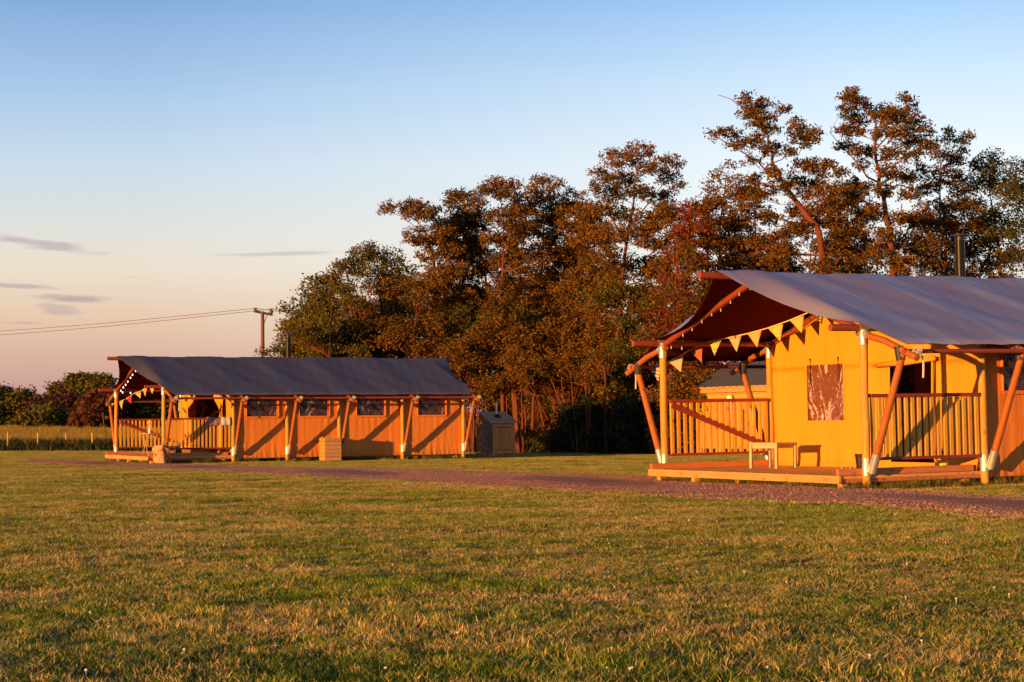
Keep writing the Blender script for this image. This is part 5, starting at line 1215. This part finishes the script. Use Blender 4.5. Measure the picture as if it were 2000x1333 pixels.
# bushes at the foot of the wood
def bush(name, label, Y, cx, x0, x1, y0, y1, lm, seed, n=14, leaf=.12, cat='bush', spread=.28, n_per=30, rx=26, ry=20):
    return tree(name, label, cat, Y, [(cx, 886), (cx+2, (y0+886)/2), (cx, y0+10)], .05, fill(x0, x1, y0+ry, y1-8, n, rx, ry, seed), lm, BARK, leaf=leaf, n_per=n_per, spread=spread, seed=seed, twig_p=.2, depth=1.0)
bush('bush', 'dark green bush at the foot of the wood, right of the small cupboard', 66.6, 1050, 1015, 1090, 820, 886, LEAF, 151, 9)
bush('bush', 'largest dark green bush between the two tents', 66, 1150, 1095, 1215, 775, 886, LEAFD, 152, 20)
bush('bush', 'dark green bush left of the corner post of the nearer tent', 66.3, 1240, 1205, 1285, 770, 886, LEAFD, 153, 18)
bush('bush', 'leafy bush behind the railing of the nearer tent', 67, 1320, 1280, 1370, 740, 886, LEAF, 154, 18)
bush('bush', 'brown twiggy bush between the farther tent and the slatted screen', 68.5, 935, 900, 975, 820, 880, LEAF, 155, 8)
bush('bush', 'low leafy bush at the lawn edge right of the cupboard', 65.8, 1100, 1040, 1160, 852, 888, LEAFG, 156, 12, rx=20, ry=12)
bush('bush', 'low bramble bush at the lawn edge between the tents', 65.6, 1200, 1150, 1270, 845, 888, LEAFD, 157, 14, rx=20, ry=12)
bush('bush', 'tall thicket behind the cupboard roof', 71, 980, 940, 1030, 720, 880, LEAF, 158, 30)
bush('bush', 'tall thicket above the dark bushes at the centre', 71.5, 1110, 1050, 1170, 700, 880, LEAF, 159, 36)
bush('bush', 'tall thicket left of the nearer tent', 71, 1230, 1170, 1290, 690, 880, LEAF, 160, 36)
bush('bush', 'dense thicket behind the shed', 72, 1440, 1380, 1500, 660, 880, LEAF, 161, 20)
bush('bush', 'dense thicket behind the right end of the farther tent', 76, 860, 800, 915, 700, 880, LEAF, 162, 20)
for k, (xc, x0, x1, y0, y1, lb) in enumerate(((1030, 985, 1085, 740, 860, 'bare red twigged scrub right behind the small cupboard'), (1105, 1050, 1165, 705, 830, 'bare red twigged scrub leaning left at the centre of the wood edge'), (925, 880, 960, 700, 850, 'bare red twigged scrub at the end of the farther tent'))):
    ex_ = []; q_ = random.Random(300+k)
    for j in range(9):
        xb = xc+q_.uniform(-18, 18); xe = q_.uniform(x0, x1)-8; ye = q_.uniform(y0, y0+60)
        ex_.append(([(xb, 880), ((xb*.6+xe*.4), 880+(ye-880)*.5), (xe, ye)], .045))
    dead(lb, 310+k, 64.9+k*.2, [(xc, 884), (xc-4, (y0+884)/2), (xc-10, y0+10)], .05, ex_, 110, (x0, x1), (y0, y1))
# far hedge line across the field on the left
def far(name, label, cx, x0, x1, y0, lm, seed, n, Y=300, rx=12, ry=10):
    return tree(name, label, 'tree', Y, [(cx, 834), (cx+1, (y0+834)/2), (cx, y0+6)], .3, fill(x0+5, x1-5, y0+ry*.8, 828, n*2, rx, ry, seed), lm, BARK, leaf=.62, n_per=40, spread=1.3, seed=seed, twig_p=0, depth=4, dens=2.2)
far('far_tree', 'dark tree at the very left edge beyond the field', 8, -12, 22, 764, LEAFD, 171, 12)
far('far_tree', 'olive green tree second from the left beyond the field', 45, 20, 66, 769, LEAFG, 172, 16)
far('far_tree', 'small purple leaved tree between the green far trees', 80, 68, 94, 775, LEAFP, 173, 10, 290)
far('far_tree', 'large purple leaved tree below the tallest far tree', 120, 98, 145, 772, LEAFP, 174, 18, 280)
far('far_tree', 'broad dark green tree, tallest of the far trees', 180, 130, 216, 735, LEAFG, 175, 30, 320)
far('far_tree', 'stepped green tree left of the tallest far tree', 118, 98, 140, 752, LEAFG, 176, 16, 325)
far('far_tree', 'low round green bush in front of the purple tree', 85, 62, 110, 800, LEAFG, 177, 14, 250)
far('far_tree', 'rusty red tree left of the porch of the farther tent', 195, 172, 232, 768, LEAFR2, 178, 20, 230)
far('far_tree', 'low rusty red bush at the field edge left of the farther tent', 165, 148, 190, 812, LEAFR2, 179, 10, 225, rx=9, ry=6)
far('far_tree', 'dark tree seen through the left of the porch of the farther tent', 255, 225, 290, 770, LEAFG, 180, 20, 240)
far('far_tree', 'dark tree seen through the middle of the porch of the farther tent', 315, 285, 350, 775, LEAFG, 181, 20, 235)
far('far_tree', 'dark tree behind the canvas room of the farther tent', 380, 345, 420, 775, LEAFD, 182, 18, 235)
